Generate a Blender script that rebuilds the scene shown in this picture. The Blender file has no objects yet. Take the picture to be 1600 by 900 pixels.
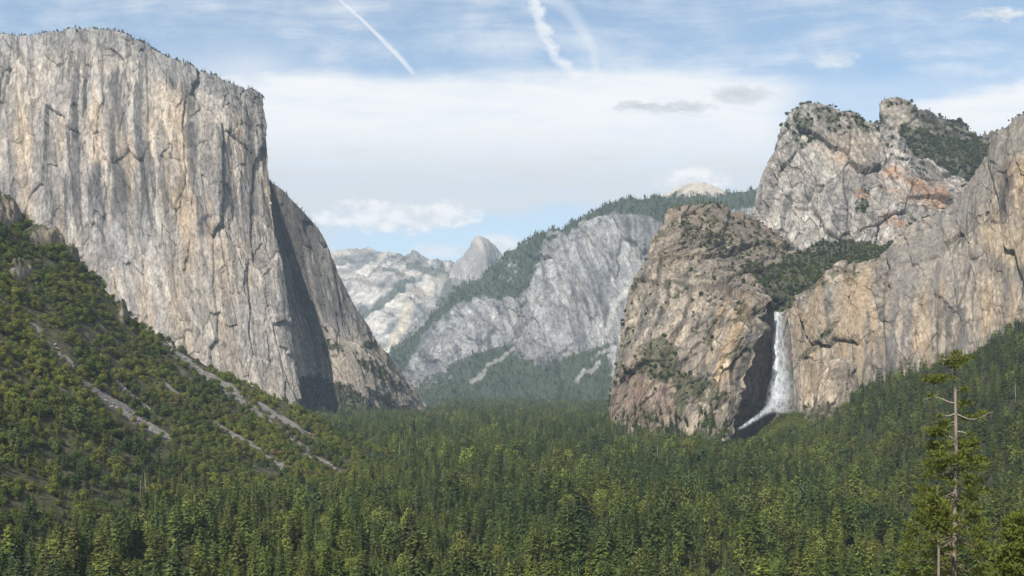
import bpy, bmesh, math, random
import numpy as np
from mathutils import Vector

rng = np.random.default_rng(7)
random.seed(7)
sc = bpy.context.scene
COL = sc.collection

# ------------------------------------------------------------------ view
F = 1700.0            # focal length in photo pixels (1600 wide)
HOR = 590.0           # row of the true horizon
FLOOR = -140.0        # valley floor relative to the viewpoint

cam_d = bpy.data.cameras.new("camera")
cam = bpy.data.objects.new("camera", cam_d)
COL.objects.link(cam)
cam.rotation_euler = (math.pi / 2, 0, 0)
cam_d.sensor_width = 36.0
cam_d.lens = 36.0 * F / 1600.0
cam_d.shift_y = (HOR - 450.0) / 1600.0
cam_d.clip_start = 1.0
cam_d.clip_end = 200000.0
sc.camera = cam

SUN_AZ = math.radians(26)     # left of straight behind
SUN_EL = math.radians(45)

def wpos(px, py, Y):
    px = np.asarray(px, float); py = np.asarray(py, float); Y = np.asarray(Y, float)
    return np.stack([(px - 800.0) / F * Y, Y + 0 * px, (HOR - py) / F * Y], -1)

# ------------------------------------------------------------------ noise
_G = np.array([[1,1,0],[-1,1,0],[1,-1,0],[-1,-1,0],[1,0,1],[-1,0,1],[1,0,-1],[-1,0,-1],
               [0,1,1],[0,-1,1],[0,1,-1],[0,-1,-1],[1,1,0],[-1,1,0],[0,-1,1],[0,-1,-1]], np.float32)

def perlin(x, y, z, seed=0):
    x = np.asarray(x, np.float32); y = np.asarray(y, np.float32) + 0 * x; z = np.asarray(z, np.float32) + 0 * x
    xi = np.floor(x).astype(np.int64); yi = np.floor(y).astype(np.int64); zi = np.floor(z).astype(np.int64)
    fx = x - xi; fy = y - yi; fz = z - zi
    fade = lambda t: t * t * t * (t * (t * 6 - 15) + 10)
    u, v, w = fade(fx), fade(fy), fade(fz)
    def g(dx, dy, dz):
        h = ((xi + dx) * 374761393 + (yi + dy) * 668265263 + (zi + dz) * 1274126177 + seed * 974634777) & 0xffffffff
        h = ((h ^ (h >> 13)) * 1103515245) & 0xffffffff
        h = (h ^ (h >> 16)) & 15
        G = _G[h]
        return G[..., 0] * (fx - dx) + G[..., 1] * (fy - dy) + G[..., 2] * (fz - dz)
    def mix(a, b, t): return a + (b - a) * t
    x00 = mix(g(0,0,0), g(1,0,0), u); x10 = mix(g(0,1,0), g(1,1,0), u)
    x01 = mix(g(0,0,1), g(1,0,1), u); x11 = mix(g(0,1,1), g(1,1,1), u)
    return mix(mix(x00, x10, v), mix(x01, x11, v), w)

def fbm(x, y, z, oct=4, seed=0, gain=0.5, lac=2.03):
    s = 0; a = 1.0; t = 0
    for i in range(oct):
        s = s + a * perlin(x, y, z, seed + i * 17); t += a
        a *= gain; x = x * lac; y = y * lac; z = z * lac
    return s / t

def ridged(x, y, z, oct=3, seed=0, gain=0.5, lac=2.1):
    s = 0; a = 1.0; t = 0
    for i in range(oct):
        s = s + a * (1 - 2.2 * np.abs(perlin(x, y, z, seed + i * 31))); t += a
        a *= gain; x = x * lac; y = y * lac; z = z * lac
    return s / t

def S(a, b, x):
    t = np.clip((x - a) / (b - a), 0, 1)
    return t * t * (3 - 2 * t)

def lerp(a, b, t):
    return a + (b - a) * t

def mixc(c, d, t):
    return c + (np.asarray(d) - c) * t[..., None]

def blob(px, py, cx, cy, rx, ry, rot=0.0, soft=0.5):
    a = math.radians(rot); ca, sa = math.cos(a), math.sin(a)
    dx = px - cx; dy = py - cy
    r = np.sqrt(((dx * ca + dy * sa) / rx) ** 2 + ((-dx * sa + dy * ca) / ry) ** 2)
    return 1 - S(1 - soft, 1 + soft, r)

def band(px, py, pts, w, soft=0.5):
    """soft stripe along a polyline; w may vary per point"""
    d = np.full(np.shape(px), 1e9)
    ws = w if hasattr(w, '__len__') else [w] * len(pts)
    for (a, b, wa, wb) in zip(pts[:-1], pts[1:], ws[:-1], ws[1:]):
        ax, ay = a; bx, by = b
        vx, vy = bx - ax, by - ay
        t = np.clip(((px - ax) * vx + (py - ay) * vy) / (vx * vx + vy * vy), 0, 1)
        dd = np.hypot(px - ax - t * vx, py - ay - t * vy) / (wa + (wb - wa) * t)
        d = np.minimum(d, dd)
    return 1 - S(1 - soft, 1 + soft, d)

def poly(px, py, pts, soft=6.0):
    """soft inside mask of a polygon"""
    px = np.asarray(px, float); py = np.asarray(py, float)
    inside = np.zeros(px.shape, bool); d = np.full(px.shape, 1e9)
    n = len(pts)
    for i in range(n):
        ax, ay = pts[i]; bx, by = pts[(i + 1) % n]
        c = ((ay > py) != (by > py))
        with np.errstate(divide='ignore', invalid='ignore'):
            xx = (bx - ax) * (py - ay) / (by - ay if by != ay else 1e-9) + ax
        inside ^= c & (px < xx)
        vx, vy = bx - ax, by - ay
        t = np.clip(((px - ax) * vx + (py - ay) * vy) / (vx * vx + vy * vy + 1e-9), 0, 1)
        d = np.minimum(d, np.hypot(px - ax - t * vx, py - ay - t * vy))
    sd = np.where(inside, d, -d)
    return S(-soft, soft, sd)

def _h2(i, j, seed):
    h = (i * 374761393 + j * 668265263 + seed * 974634777) & 0xffffffff
    h = ((h ^ (h >> 13)) * 1274126177) & 0xffffffff
    h = ((h ^ (h >> 15)) * 2246822519) & 0xffffffff
    return h ^ (h >> 16)
def voro(a, b, seed):
    """jointed slabs: three random numbers per cell, offset to its centre, distance to the joint"""
    i0 = np.floor(a).astype(np.int64); j0 = np.floor(b).astype(np.int64)
    d1 = np.full(a.shape, 9.0); d2 = np.full(a.shape, 9.0)
    bi = np.zeros(a.shape, np.int64); bx = np.zeros(a.shape); by = np.zeros(a.shape)
    for di in (-1, 0, 1):
        for dj in (-1, 0, 1):
            h = _h2(i0 + di, j0 + dj, seed)
            cx = i0 + di + (h & 1023) / 1023.0; cy = j0 + dj + ((h >> 10) & 1023) / 1023.0
            dx = a - cx; dy = b - cy; d = np.sqrt(dx * dx + dy * dy)
            new = d < d1
            d2 = np.where(new, d1, np.minimum(d2, d)); d1 = np.where(new, d, d1)
            bi = np.where(new, h, bi); bx = np.where(new, dx, bx); by = np.where(new, dy, by)
    r1 = ((bi >> 3) & 4095) / 4095.0; r2 = ((bi >> 11) & 4095) / 4095.0; r3 = ((bi >> 19) & 4095) / 4095.0
    return r1, r2, r3, bx, by, d2 - d1
def slabs(P, w, h, seed, slant=0.0):
    z = P[..., 4]; s = P[..., 3] + slant * z
    s = s + 0.24 * w * fbm(P[..., 0] / w, P[..., 1] / w, z / h, 3, seed + 70); z = z + 0.24 * h * fbm(P[..., 0] / w, P[..., 1] / w, z / w, 3, seed + 71)
    return voro(s / w, z / h, seed)

# ------------------------------------------------------------------ nodes helpers
def new_mat(name):
    m = bpy.data.materials.new(name); m.use_nodes = True
    nt = m.node_tree; nt.nodes.clear()
    out = nt.nodes.new('ShaderNodeOutputMaterial')
    return m, nt, out

def N(nt, typ, **kw):
    n = nt.nodes.new(typ)
    for k, v in kw.items(): setattr(n, k, v)
    return n

def math_n(nt, op, a, b=None, c=None, clamp=False):
    n = nt.nodes.new('ShaderNodeMath'); n.operation = op; n.use_clamp = clamp
    for i, s in enumerate((a, b, c)):
        if s is None: continue
        if isinstance(s, (int, float)): n.inputs[i].default_value = s
        else: nt.links.new(s, n.inputs[i])
    return n.outputs[0]

def mixcol(nt, fac, a, b, mode='MIX'):
    n = nt.nodes.new('ShaderNodeMix'); n.data_type = 'RGBA'; n.blend_type = mode
    for sock, v in ((n.inputs[0], fac), (n.inputs[6], a), (n.inputs[7], b)):
        if isinstance(v, (int, float)): sock.default_value = v
        elif isinstance(v, (tuple, list)): sock.default_value = (*v[:3], 1)
        else: nt.links.new(v, sock)
    return n.outputs[2]

def smooth_n(nt, v, a, b, lo=0.0, hi=1.0):
    n = nt.nodes.new('ShaderNodeMapRange'); n.interpolation_type = 'SMOOTHSTEP'
    nt.links.new(v, n.inputs[0])
    n.inputs[1].default_value = a; n.inputs[2].default_value = b
    n.inputs[3].default_value = lo; n.inputs[4].default_value = hi
    return n.outputs[0]

def rock_material(name, grain, bump, stretch=0.35):
    """vertex tint (mineral colours, some painted shade) x fine procedural grain"""
    m, nt, out = new_mat(name)
    b = N(nt, 'ShaderNodeBsdfPrincipled'); b.inputs['Roughness'].default_value = 0.9
    b.inputs['Specular IOR Level'].default_value = 0.2
    at = N(nt, 'ShaderNodeAttribute', attribute_name='tint')
    geo = N(nt, 'ShaderNodeNewGeometry')
    mp = N(nt, 'ShaderNodeMapping'); mp.inputs['Scale'].default_value = (1, 1, stretch)
    nt.links.new(geo.outputs['Position'], mp.inputs['Vector'])
    n1 = N(nt, 'ShaderNodeTexNoise'); n1.inputs['Scale'].default_value = grain; n1.inputs['Detail'].default_value = 6
    n1.inputs['Roughness'].default_value = 0.7
    nt.links.new(mp.outputs[0], n1.inputs['Vector'])
    f = smooth_n(nt, n1.outputs['Fac'], 0.30, 0.70, 0.50, 1.0)
    c = mixcol(nt, 1.0, at.outputs['Color'], (1, 1, 1), 'MULTIPLY')
    vm = N(nt, 'ShaderNodeVectorMath', operation='SCALE')
    nt.links.new(c, vm.inputs[0]); nt.links.new(f, vm.inputs['Scale'])
    nt.links.new(vm.outputs[0], b.inputs['Base Color'])
    bp = N(nt, 'ShaderNodeBump'); bp.inputs['Strength'].default_value = 1.0
    bp.inputs['Distance'].default_value = bump
    nt.links.new(n1.outputs['Fac'], bp.inputs['Height'])
    nt.links.new(bp.outputs[0], b.inputs['Normal'])
    nt.links.new(b.outputs[0], out.inputs[0])
    return m

def tag(o, label, cat, group=None, kind=None):
    o['label'] = label; o['category'] = cat
    if group: o['group'] = group
    if kind: o['kind'] = kind
    return o

# ------------------------------------------------------------------ mesh from arrays
def mesh_from(name, verts, quads, mat, tint=None, smooth=True, parent=None):
    me = bpy.data.meshes.new(name)
    verts = np.asarray(verts, np.float32); quads = np.asarray(quads, np.int32)
    k = quads.shape[1]
    me.vertices.add(len(verts)); me.vertices.foreach_set('co', verts.ravel())
    me.loops.add(quads.size); me.loops.foreach_set('vertex_index', quads.ravel())
    me.polygons.add(len(quads))
    me.polygons.foreach_set('loop_start', np.arange(0, quads.size, k, dtype=np.int32))
    me.polygons.foreach_set('loop_total', np.full(len(quads), k, np.int32))
    me.polygons.foreach_set('use_smooth', np.full(len(quads), smooth, bool))
    me.update(calc_edges=True)
    if tint is not None:
        at = me.attributes.new('tint', 'FLOAT_COLOR', 'POINT')
        c = np.ones((len(verts), 4), np.float32); c[:, :3] = np.clip(tint, 0.005, 0.95)
        at.data.foreach_set('color', c.ravel())
    me.materials.append(mat)
    o = bpy.data.objects.new(name, me); COL.objects.link(o)
    if parent: o.parent = parent
    return o

def grid_quads(nv, nu, off=0):
    i = np.arange(nv * nu).reshape(nv, nu)
    q = np.stack([i[:-1, :-1], i[1:, :-1], i[1:, 1:], i[:-1, 1:]], -1).reshape(-1, 4)
    return q + off

def resample(row, n):
    r = np.asarray(row, float)
    d = np.r_[0, np.cumsum(np.hypot(np.diff(r[:, 0]), np.diff(r[:, 1])) + 0.05 * np.abs(np.diff(r[:, 2])))]
    t = np.linspace(0, d[-1], n)
    return np.stack([np.interp(t, d, r[:, k]) for k in range(3)], -1)

def catmull(rows, nv):
    """rows (R,nu,3) -> (nv,nu,3) smooth through the rows"""
    R = rows.shape[0]
    lens = [np.mean(np.hypot(*(rows[i + 1, :, :2] - rows[i, :, :2]).T)) + 1 for i in range(R - 1)]
    kn = np.r_[0, np.cumsum(lens)]
    t = np.linspace(0, kn[-1], nv)
    seg = np.clip(np.searchsorted(kn, t, 'right') - 1, 0, R - 2)
    out = np.empty((nv,) + rows.shape[1:])
    m = np.zeros_like(rows)
    for i in range(R):
        if i == 0: m[i] = (rows[1] - rows[0]) / (kn[1] - kn[0])
        elif i == R - 1: m[i] = (rows[-1] - rows[-2]) / (kn[-1] - kn[-2])
        else: m[i] = (rows[i + 1] - rows[i - 1]) / (kn[i + 1] - kn[i - 1])
    for j, (tt, s) in enumerate(zip(t, seg)):
        h = kn[s + 1] - kn[s]; x = (tt - kn[s]) / h
        out[j] = ((2*x**3 - 3*x**2 + 1) * rows[s] + (x**3 - 2*x**2 + x) * h * m[s]
                  + (-2*x**3 + 3*x**2) * rows[s + 1] + (x**3 - x**2) * h * m[s + 1])
    return out

class Patch:
    """a rock face: control rows (column, row, distance) -> fine displaced grid in the world"""
    off = 0
    def __init__(self, rows, nu, nv, disp, back=None, left=None, right=None, edge_l=0, edge_r=0):
        if len(set(len(r) for r in rows)) == 1 and len(rows[0]) > 9:      # matching columns: keep them aligned
            w = np.r_[0, np.cumsum(np.hypot(*np.diff(np.array(rows)[:, :, :2], axis=1).mean(0).T) + 4)]
            rr = np.stack([np.stack([np.interp(np.linspace(0, w[-1], nu), w, np.array(r, float)[:, k]) for k in range(3)], -1) for r in rows])
        else: rr = np.stack([resample(r, nu) for r in rows])
        g = catmull(rr, nv)
        px, py, Y = g[..., 0], g[..., 1], g[..., 2]
        uu = np.linspace(0, 1, nu)[None]; wig = perlin(py / 26, 0.5, 0.5, 900) + 0.6 * perlin(py / 9, 0.5, 0.5, 901)
        px = px + edge_r * wig * S(0.82, 1.0, uu) + edge_l * wig * (1 - S(0.0, 0.35, uu))   # ragged edge
        P = wpos(px, py, Y)
        du = np.gradient(P, axis=1); dv = np.gradient(P, axis=0)
        n = np.cross(du, dv); n /= np.linalg.norm(n, axis=-1, keepdims=True) + 1e-9
        flip = np.sign(-(n * P).sum(-1).mean())
        n = n * flip
        # smooth the normals so that displacement does not fold
        for _ in range(12):
            n[1:-1] = (n[:-2] + n[1:-1] * 2 + n[2:]) / 4
            n[:, 1:-1] = (n[:, :-2] + n[:, 1:-1] * 2 + n[:, 2:]) / 4
        n /= np.linalg.norm(n, axis=-1, keepdims=True) + 1e-9
        seg = lambda a, ax: np.linalg.norm(np.diff(a, axis=ax), axis=-1)
        mid = nv // 2
        sa = np.r_[0, np.cumsum(seg(P[mid], 0))]; sb = np.r_[0, np.cumsum(seg(P[:, nu // 2], 0))]
        st = np.stack([np.repeat(sa[None], nv, 0) + Patch.off, np.repeat(-sb[:, None], nu, 1)], -1)
        Patch.off += 3000
        P = P + n * (disp(np.concatenate([P, st], -1), px, py) * (0.2 + 0.8 * S(0.0, 0.05, uu)))[..., None]
        self.rim = P[0].copy(); self.rimpx = px[0].copy()
        # rows / columns leading back from the rim and the sides, so that the mountain has a body
        if back:
            ext = []; 
            for (dy, dz) in back[::-1]:
                q = P[0].copy(); q[:, 1] += dy; q[:, 0] *= 1 + 1.12 * dy / q[:, 1]
                q[:, 2] += dz; ext.append(q)
            k = len(ext)
            P = np.concatenate([np.stack(ext), P], 0); st = np.concatenate([np.repeat(st[:1], k, 0), st])
            px = np.concatenate([np.repeat(px[:1], k, 0), px]); py = np.concatenate([np.repeat(py[:1], k, 0), py])
        for side, lst in (('l', left), ('r', right)):
            if not lst: continue
            src = 0 if side == 'l' else -1
            ext = []
            for (dy, dx) in (lst[::-1] if side == 'l' else lst):
                q = P[:, src].copy(); q[:, 1] += dy; q[:, 0] += dx; ext.append(q)
            e = np.stack(ext, 1); k = len(ext)
            cst = np.repeat(st[:, src:][:, :1], k, 1); st = np.concatenate([cst, st] if side == 'l' else [st, cst], 1)
            cpx = np.repeat(px[:, src:][:, :1], k, 1); cpy = np.repeat(py[:, src:][:, :1], k, 1)
            if side == 'l': P = np.concatenate([e, P], 1); px = np.concatenate([cpx, px], 1); py = np.concatenate([cpy, py], 1)
            else: P = np.concatenate([P, e], 1); px = np.concatenate([px, cpx], 1); py = np.concatenate([py, cpy], 1)
        self.P, self.px, self.py = np.concatenate([P, st], -1), px, py
        du = np.gradient(P, axis=1); dv = np.gradient(P, axis=0)
        n = np.cross(du, dv); self.area = np.linalg.norm(n, axis=-1)
        n = n / (self.area[..., None] + 1e-9) * flip
        self.n = n

def join_patches(name, patches, tints, mat):
    V = []; Q = []; T = []; off = 0
    for p, t in zip(patches, tints):
        nv, nu = p.px.shape
        V.append(p.P[..., :3].reshape(-1, 3)); T.append(t.reshape(-1, 3) * np.array([0.93, 0.875, 0.80])); Q.append(grid_quads(nv, nu, off)); off += nv * nu
    return mesh_from(name, np.concatenate(V), np.concatenate(Q), mat, np.concatenate(T))

# scattered vegetation is gathered here: kind -> list of (pos, height)
SC = {'conifer': [], 'shrub': []}
def scatter(p, dens, kind, n, hmin, hmax, sink=0.5):
    """n plants over a patch, where dens (0..1 per grid point) allows"""
    w = (dens * p.area * (p.n[..., 2] > -0.2)).ravel(); 
    if w.sum() <= 0: return
    idx = rng.choice(len(w), n, p=w / w.sum())
    pos = p.P[..., :3].reshape(-1, 3)[idx].copy()
    c = np.sqrt(p.area.ravel()[idx])
    pos[:, 0] += rng.normal(0, 0.4, n) * c
    h = hmin * 0.6 + (hmax * 1.15 - hmin * 0.6) * rng.random(n) ** 1.7
    pos[:, 2] -= sink
    SC[kind].append((pos, h))

# ================================================================== ROCK
def disp_wall(a1, a2, a3, sx=1.0, zs=0.3, seed=0, a4=0.0, vor=()):
    def f(P, px, py):
        x = P[..., 3] * sx; y = 0.3 + 0 * x; z = P[..., 4] * sx
        wx = 25 * fbm(x / 160, y / 160, z / 160, 2, seed + 5)
        d = a1 * fbm((x + wx) / 220, y / 220, z * zs / 220, 3, seed)
        d += a2 * ridged((x + wx) / 70, y / 90, z * zs * 0.7 / 80, 4, seed + 1, 0.58)
        d += a3 * fbm(x / 20, y / 20, z * min(1.0, zs * 1.6) / 22, 5, seed + 2, 0.62)
        if a4:                                   # stepped slabs bounded by steep and slanting joints
            for k, (sl, wd, hd) in enumerate(((0.25, 48, 130), (-0.5, 34, 75), (0.9, 26, 40))):
                b = fbm((x + sl * z + 0.6 * wx) / wd, y / 50, z / hd, 2, seed + 9 + 3 * k)
                d += a4 * (0.9 - 0.2 * k) * (S(-0.02, 0.05, b) + S(0.16, 0.22, b) - S(-0.24, -0.19, -b))
            d += 0.5 * a4 * np.round(2.2 * fbm((x + 0.3 * z) / 15, y / 20, z / 24, 2, seed + 23) + 0.3)
        for k, (w, h, am, sl) in enumerate(vor):
            r1, r2, r3, bx, by, e = slabs(P, w, h, seed + 200 + 7 * k, sl)
            d += am * ((r1 - 0.5) + 1.5 * (r2 - 0.5) * bx + 1.1 * (r3 - 0.62) * by) - 0.20 * am * (1 - S(0.0, 0.09, e))
        return d
    return f
def slab_tone(c, P, vor, seed, amt=0.35, crack=0.5):
    for k, (w, h, am, sl) in enumerate(vor):
        r1, r2, r3, bx, by, e = slabs(P, w, h, seed + 200 + 7 * k, sl)
        c = c * (1 + amt * (r3 - 0.5))[..., None] * (1 - crack * (1 - S(0.0, 0.075, e)) * (r1 > 0.35))[..., None]
    return c
V_CAPA = ((95, 330, 15, 0.05), (36, 130, 6.5, 0.1), (15, 44, 2.4, 0.2))
V_CAPB = ((70, 200, 14, 0.2), (30, 80, 7, 0.3), (13, 32, 2.6, 0.3))
V_MID = ((130, 560, 26, 0.08), (50, 230, 12, 0.1), (22, 70, 4.5, 0.15))
V_FAR = ((420, 300, 50, 1.0), (160, 120, 18, 1.0))
V_TOW = ((90, 150, 17, 0.25), (34, 60, 7.5, 0.35), (14, 24, 3, 0.4))
V_BV = ((95, 170, 19, -0.2), (36, 75, 8, -0.2), (14, 26, 3.0, -0.3))
V_RT = ((90, 330, 13, 0.1), (34, 120, 6, 0.1), (14, 40, 2.2, 0.2))

def streak(P, wx, wz, seed, oct=4):
    x = P[..., 3]
    x = x + 6 * fbm(x / 50, P[..., 1] / 50, P[..., 2] / 60, 2, seed + 50)
    return fbm(x / wx, 0.37 + 0 * x, P[..., 4] / wz, oct, seed, 0.55)

def veg_noise(P, s, seed):
    return fbm(P[..., 0] / s, P[..., 1] / s, P[..., 2] / (s * 0.8), 4, seed, 0.6)

VEG = np.array([0.050, 0.062, 0.026])
VEGD = np.array([0.032, 0.045, 0.024])

ROCK_NEAR = rock_material("granite_near", 0.16, 4.0)
ROCK_FAR = rock_material("granite_far", 0.07, 8.0)
BACK = [(60, 6), (220, 0), (600, -120), (1200, -600)]

# ---------- big wall on the left
capA = Patch([
    [(-90,60,3480),(0,56,3450),(40,54,3450),(85,51,3440),(120,46,3440),(150,45,3440),(180,50,3430),(205,58,3420),(230,70,3410),(260,88,3400),(290,102,3410),(330,118,3430),(370,132,3460),(395,141,3490),(406,147,3500),(411,153,3510)],
    [(-90,190,3400),(100,180,3370),(250,185,3350),(350,195,3380),(405,205,3460),(415,212,3490)],
    [(-90,330,3330),(100,330,3300),(250,330,3280),(350,340,3300),(415,345,3390),(426,350,3420)],
    [(-90,470,3270),(100,480,3240),(250,490,3220),(350,500,3230),(438,500,3320),(450,502,3350)],
    [(-90,640,3200),(100,650,3170),(250,655,3150),(350,655,3160),(465,650,3270),(476,652,3290)]],
    620, 640, disp_wall(26, 6, 1.0, zs=0.16, seed=3, vor=V_CAPA), back=BACK, left=[(300, -60)])
capB = Patch([
    [(404,172,3560),(412,230,3500),(419,274,3478),(426,282,3472),(440,295,3475),(470,325,3490),(500,360,3510),(514,386,3520),(530,430,3535),(560,490,3570),(600,550,3640),(662,632,3900)],
    [(418,330,3450),(424,345,3500),(432,360,3560),(445,375,3565),(458,385,3535),(480,400,3525),(503,415,3530),(518,430,3540),(534,460,3550),(565,515,3580),(605,565,3650),(664,634,3890)],
    [(436,460,3390),(445,470,3450),(458,475,3560),(475,480,3630),(490,480,3610),(503,485,3560),(516,490,3545),(528,500,3550),(542,515,3560),(572,545,3590),(612,585,3660),(666,636,3880)],
    [(450,535,3350),(460,540,3420),(474,545,3560),(492,545,3650),(508,545,3630),(520,545,3565),(530,548,3550),(542,552,3550),(555,560,3560),(580,580,3600),(618,605,3670),(668,638,3870)],
    [(464,655,3320),(474,655,3380),(490,655,3480),(505,655,3560),(520,655,3580),(535,655,3570),(548,655,3570),(560,655,3580),(575,655,3600),(598,655,3640),(630,655,3720),(675,655,3850)]],
    330, 420, disp_wall(16, 7, 1.3, zs=0.22, seed=11, vor=V_CAPB), back=[(60, 0), (250, -60), (700, -400)], right=[(200, -60)])

def tint_cap(p, seed, shade=False):
    P, px, py = p.P, p.px, p.py
    lo = S(300, 470, py)
    c = np.broadcast_to(np.array([0.42, 0.378, 0.318]), P.shape[:-1] + (3,)).copy()
    big = fbm(P[..., 0] / 170, P[..., 1] / 170, P[..., 2] / 240, 4, seed)
    c = mixc(c, (0.33, 0.31, 0.285), S(-0.05, 0.25, big) * 0.6)
    tan = streak(P, 55, 420, seed + 1)
    c = mixc(c, (0.52, 0.41, 0.28), S(0.0, 0.24, tan) * (0.75 - 0.3 * lo) * S(90, 190, py))
    sal = streak(P, 22, 240, seed + 2)
    c = mixc(c, (0.62, 0.56, 0.46), S(0.05, 0.32, sal) * 0.55)
    dk = streak(P, 26, 330, seed + 3)
    reg = np.clip(0.6 + 0.5 * blob(px, py, 190, 210, 70, 150, 8, 0.9) + 0.9 * fbm(P[..., 0] / 200, P[..., 1] / 200, P[..., 2] / 400, 2, seed + 8), 0.1, 1) * (1 - 0.75 * lo)
    dm = S(0.04, 0.16, dk) * reg
    for pts, w in (([(185,120),(180,220),(190,330),(180,400)], 14), ([(215,140),(222,260),(215,370)], 10),
                   ([(300,200),(310,330),(318,360)], 10), ([(385,165),(398,330)], 7), ([(262,110),(290,150)], 12),
                   ([(330,120),(318,170)], 8), ([(150,260),(158,350)], 8), ([(350,230),(345,310)], 8)):
        b = band(px, py, pts, w, 0.7)
        dm = np.maximum(dm, b * S(-0.22, 0.12, dk + 0.1))
    c = mixc(c, (0.110, 0.106, 0.102), dm * 0.9)
    # shade under a hollow roof mid-face, painted into the tint
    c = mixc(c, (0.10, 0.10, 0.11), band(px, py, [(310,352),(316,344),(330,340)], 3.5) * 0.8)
    # orange strip
    c = mixc(c, (0.46, 0.36, 0.25), band(px, py, [(282,300),(290,380),(298,420)], 10, 0.8) * S(-0.1, 0.2, tan) * 0.8)
    # pale scar
    c = mixc(c, (0.55, 0.54, 0.52), blob(px, py, 190, 375, 60, 45, 20, 0.9) * 0.4)
    # top brow: weathered grey with scrub
    brow = 1 - S(8, 60, py - np.interp(px, [-90,0,150,260,330,412], [60,56,45,88,118,153]))
    c = mixc(c, (0.27, 0.265, 0.25), brow * 0.8)
    sp = fbm(P[..., 0] / 15, P[..., 1] / 15, P[..., 2] / 22, 4, seed + 4, 0.65)
    c = c * (1 + 0.75 * sp)[..., None]
    c = slab_tone(c, P, V_CAPA if seed == 100 else V_CAPB, 3 if seed == 100 else 11, 0.36, 0.20)
    cr = ridged((P[..., 0] + 0.5 * P[..., 1]) / 38, P[..., 1] / 60, P[..., 2] / 240, 3, seed + 6)
    c = c * (1 - 0.35 * S(0.68, 0.88, cr) * (1 - 0.5 * lo))[..., None]
    cr = ridged((P[..., 0] + 0.5 * P[..., 1] + 0.7 * P[..., 2]) / 70, P[..., 1] / 60, P[..., 2] / 110, 3, seed + 7)
    c = c * (1 - 0.15 * S(0.74, 0.88, cr))[..., None]
    return c

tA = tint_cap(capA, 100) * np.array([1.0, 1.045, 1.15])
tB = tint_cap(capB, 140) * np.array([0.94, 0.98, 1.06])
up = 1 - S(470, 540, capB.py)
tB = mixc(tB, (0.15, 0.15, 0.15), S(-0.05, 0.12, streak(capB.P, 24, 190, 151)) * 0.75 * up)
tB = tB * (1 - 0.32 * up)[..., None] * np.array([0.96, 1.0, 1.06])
ap = S(505, 545, capB.py) * S(480, 530, capB.px)
tB = mixc(tB, (0.52, 0.46, 0.39), ap * 0.55)
vB = np.maximum.reduce([poly(capB.px, capB.py, [(460,600),(480,585),(540,600),(600,618),(640,640),(560,660),(450,660)], 10),
                        0.8 * blob(capB.px, capB.py, 520, 545, 24, 12, 25, 0.9), 0.8 * blob(capB.px, capB.py, 575, 540, 12, 8, 40, 0.9),
                        0.6 * blob(capB.px, capB.py, 590, 580, 60, 12, 35)])
vB = S(0.35, 0.6, vB * (0.8 + 1.2 * veg_noise(capB.P, 40, 3)) + 0.5 * veg_noise(capB.P, 18, 33)) * (1 - band(capB.px, capB.py, [(555,605),(590,632)], 5))
tB = mixc(tB, VEG, vB * 0.85)
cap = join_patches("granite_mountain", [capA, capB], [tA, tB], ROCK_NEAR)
tag(cap, "huge sheer granite wall with vertical dark streaks, filling the left of the valley", "mountain", kind='structure')
scatter(capB, vB, 'shrub', 900, 6, 11); scatter(capB, vB * S(590, 620, capB.py), 'conifer', 500, 14, 26)
brA = (1 - S(2, 34, capA.py - np.interp(capA.px, [-90,0,150,260,330,412], [60,56,45,88,118,153]))) 
scatter(capA, brA * S(-0.05, 0.2, veg_noise(capA.P, 60, 4)) , 'shrub', 380, 5, 10)
def rim_trees(p, n, lo, hi, kind='conifer', a=0, b=1e9, dy=30):
    sl = np.abs(np.gradient(p.rim[:, 2])) / (np.abs(np.gradient(p.rim[:, 0])) + 1e-6)
    ok = np.where((p.rimpx > a) & (p.rimpx < b) & (sl < 1.3))[0]
    i = rng.choice(ok, n)
    pos = p.rim[i].copy(); t = rng.uniform(0, 1, n); pos[:, 1] += t * dy; pos[:, 2] -= 1.0
    SC[kind].append((pos, rng.uniform(lo, hi, n)))
rim_trees(capA, 150, 8, 19); rim_trees(capA, 160, 4, 9, 'shrub')
rim_trees(capB, 40, 7, 14)

# ---------- far pale range and the split dome
farA = Patch([
    [(480,402,10300),(520,398,10200),(545,391,10150),(575,389,10100),(605,395,10100),(622,398,10100),(636,402,10100),(645,399,10100),(655,404,10150),(672,410,10200),(700,412,10300),(725,420,10500)],
    [(480,450,9800),(560,440,9600),(620,440,9500),(680,440,9500),(740,450,9700)],
    [(480,520,9200),(570,510,9000),(640,505,8800),(740,500,8900)],
    [(480,650,8500),(600,650,8200),(740,650,8000)]],
    260, 260, disp_wall(120, 40, 7, 0.35, 0.9, seed=21, vor=V_FAR), back=[(200, -20), (900, -200), (2000, -900)])
c = np.broadcast_to(np.array([0.50, 0.49, 0.47]), farA.P.shape[:-1] + (3,)).copy()
n1 = fbm(farA.P[..., 0] / 300, farA.P[..., 1] / 300, farA.P[..., 2] / 200, 4, 60)
q = farA.px * 0.75 + farA.py
diag = fbm(q / 16, farA.px / 160, 0.3, 4, 61)
c = mixc(c, (0.22, 0.235, 0.25), S(-0.02, 0.2, n1 * 0.6 + diag * 0.7) * 0.9)  # mottling plus grey-blue diagonal shading lines painted into the tint
c = slab_tone(c, farA.P, V_FAR, 21, 0.4, 0.3)
dk = np.maximum.reduce([band(farA.px, farA.py, [(640,418),(668,428),(690,432)], 7), band(farA.px, farA.py, [(690,425),(705,450),(690,470)], 10),
                        band(farA.px, farA.py, [(560,510),(610,470),(645,440)], 5), blob(farA.px, farA.py, 615, 430, 20, 5, 15)])
dk = S(0.3, 0.7, dk + 0.6 * veg_noise(farA.P, 120, 62))
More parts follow.
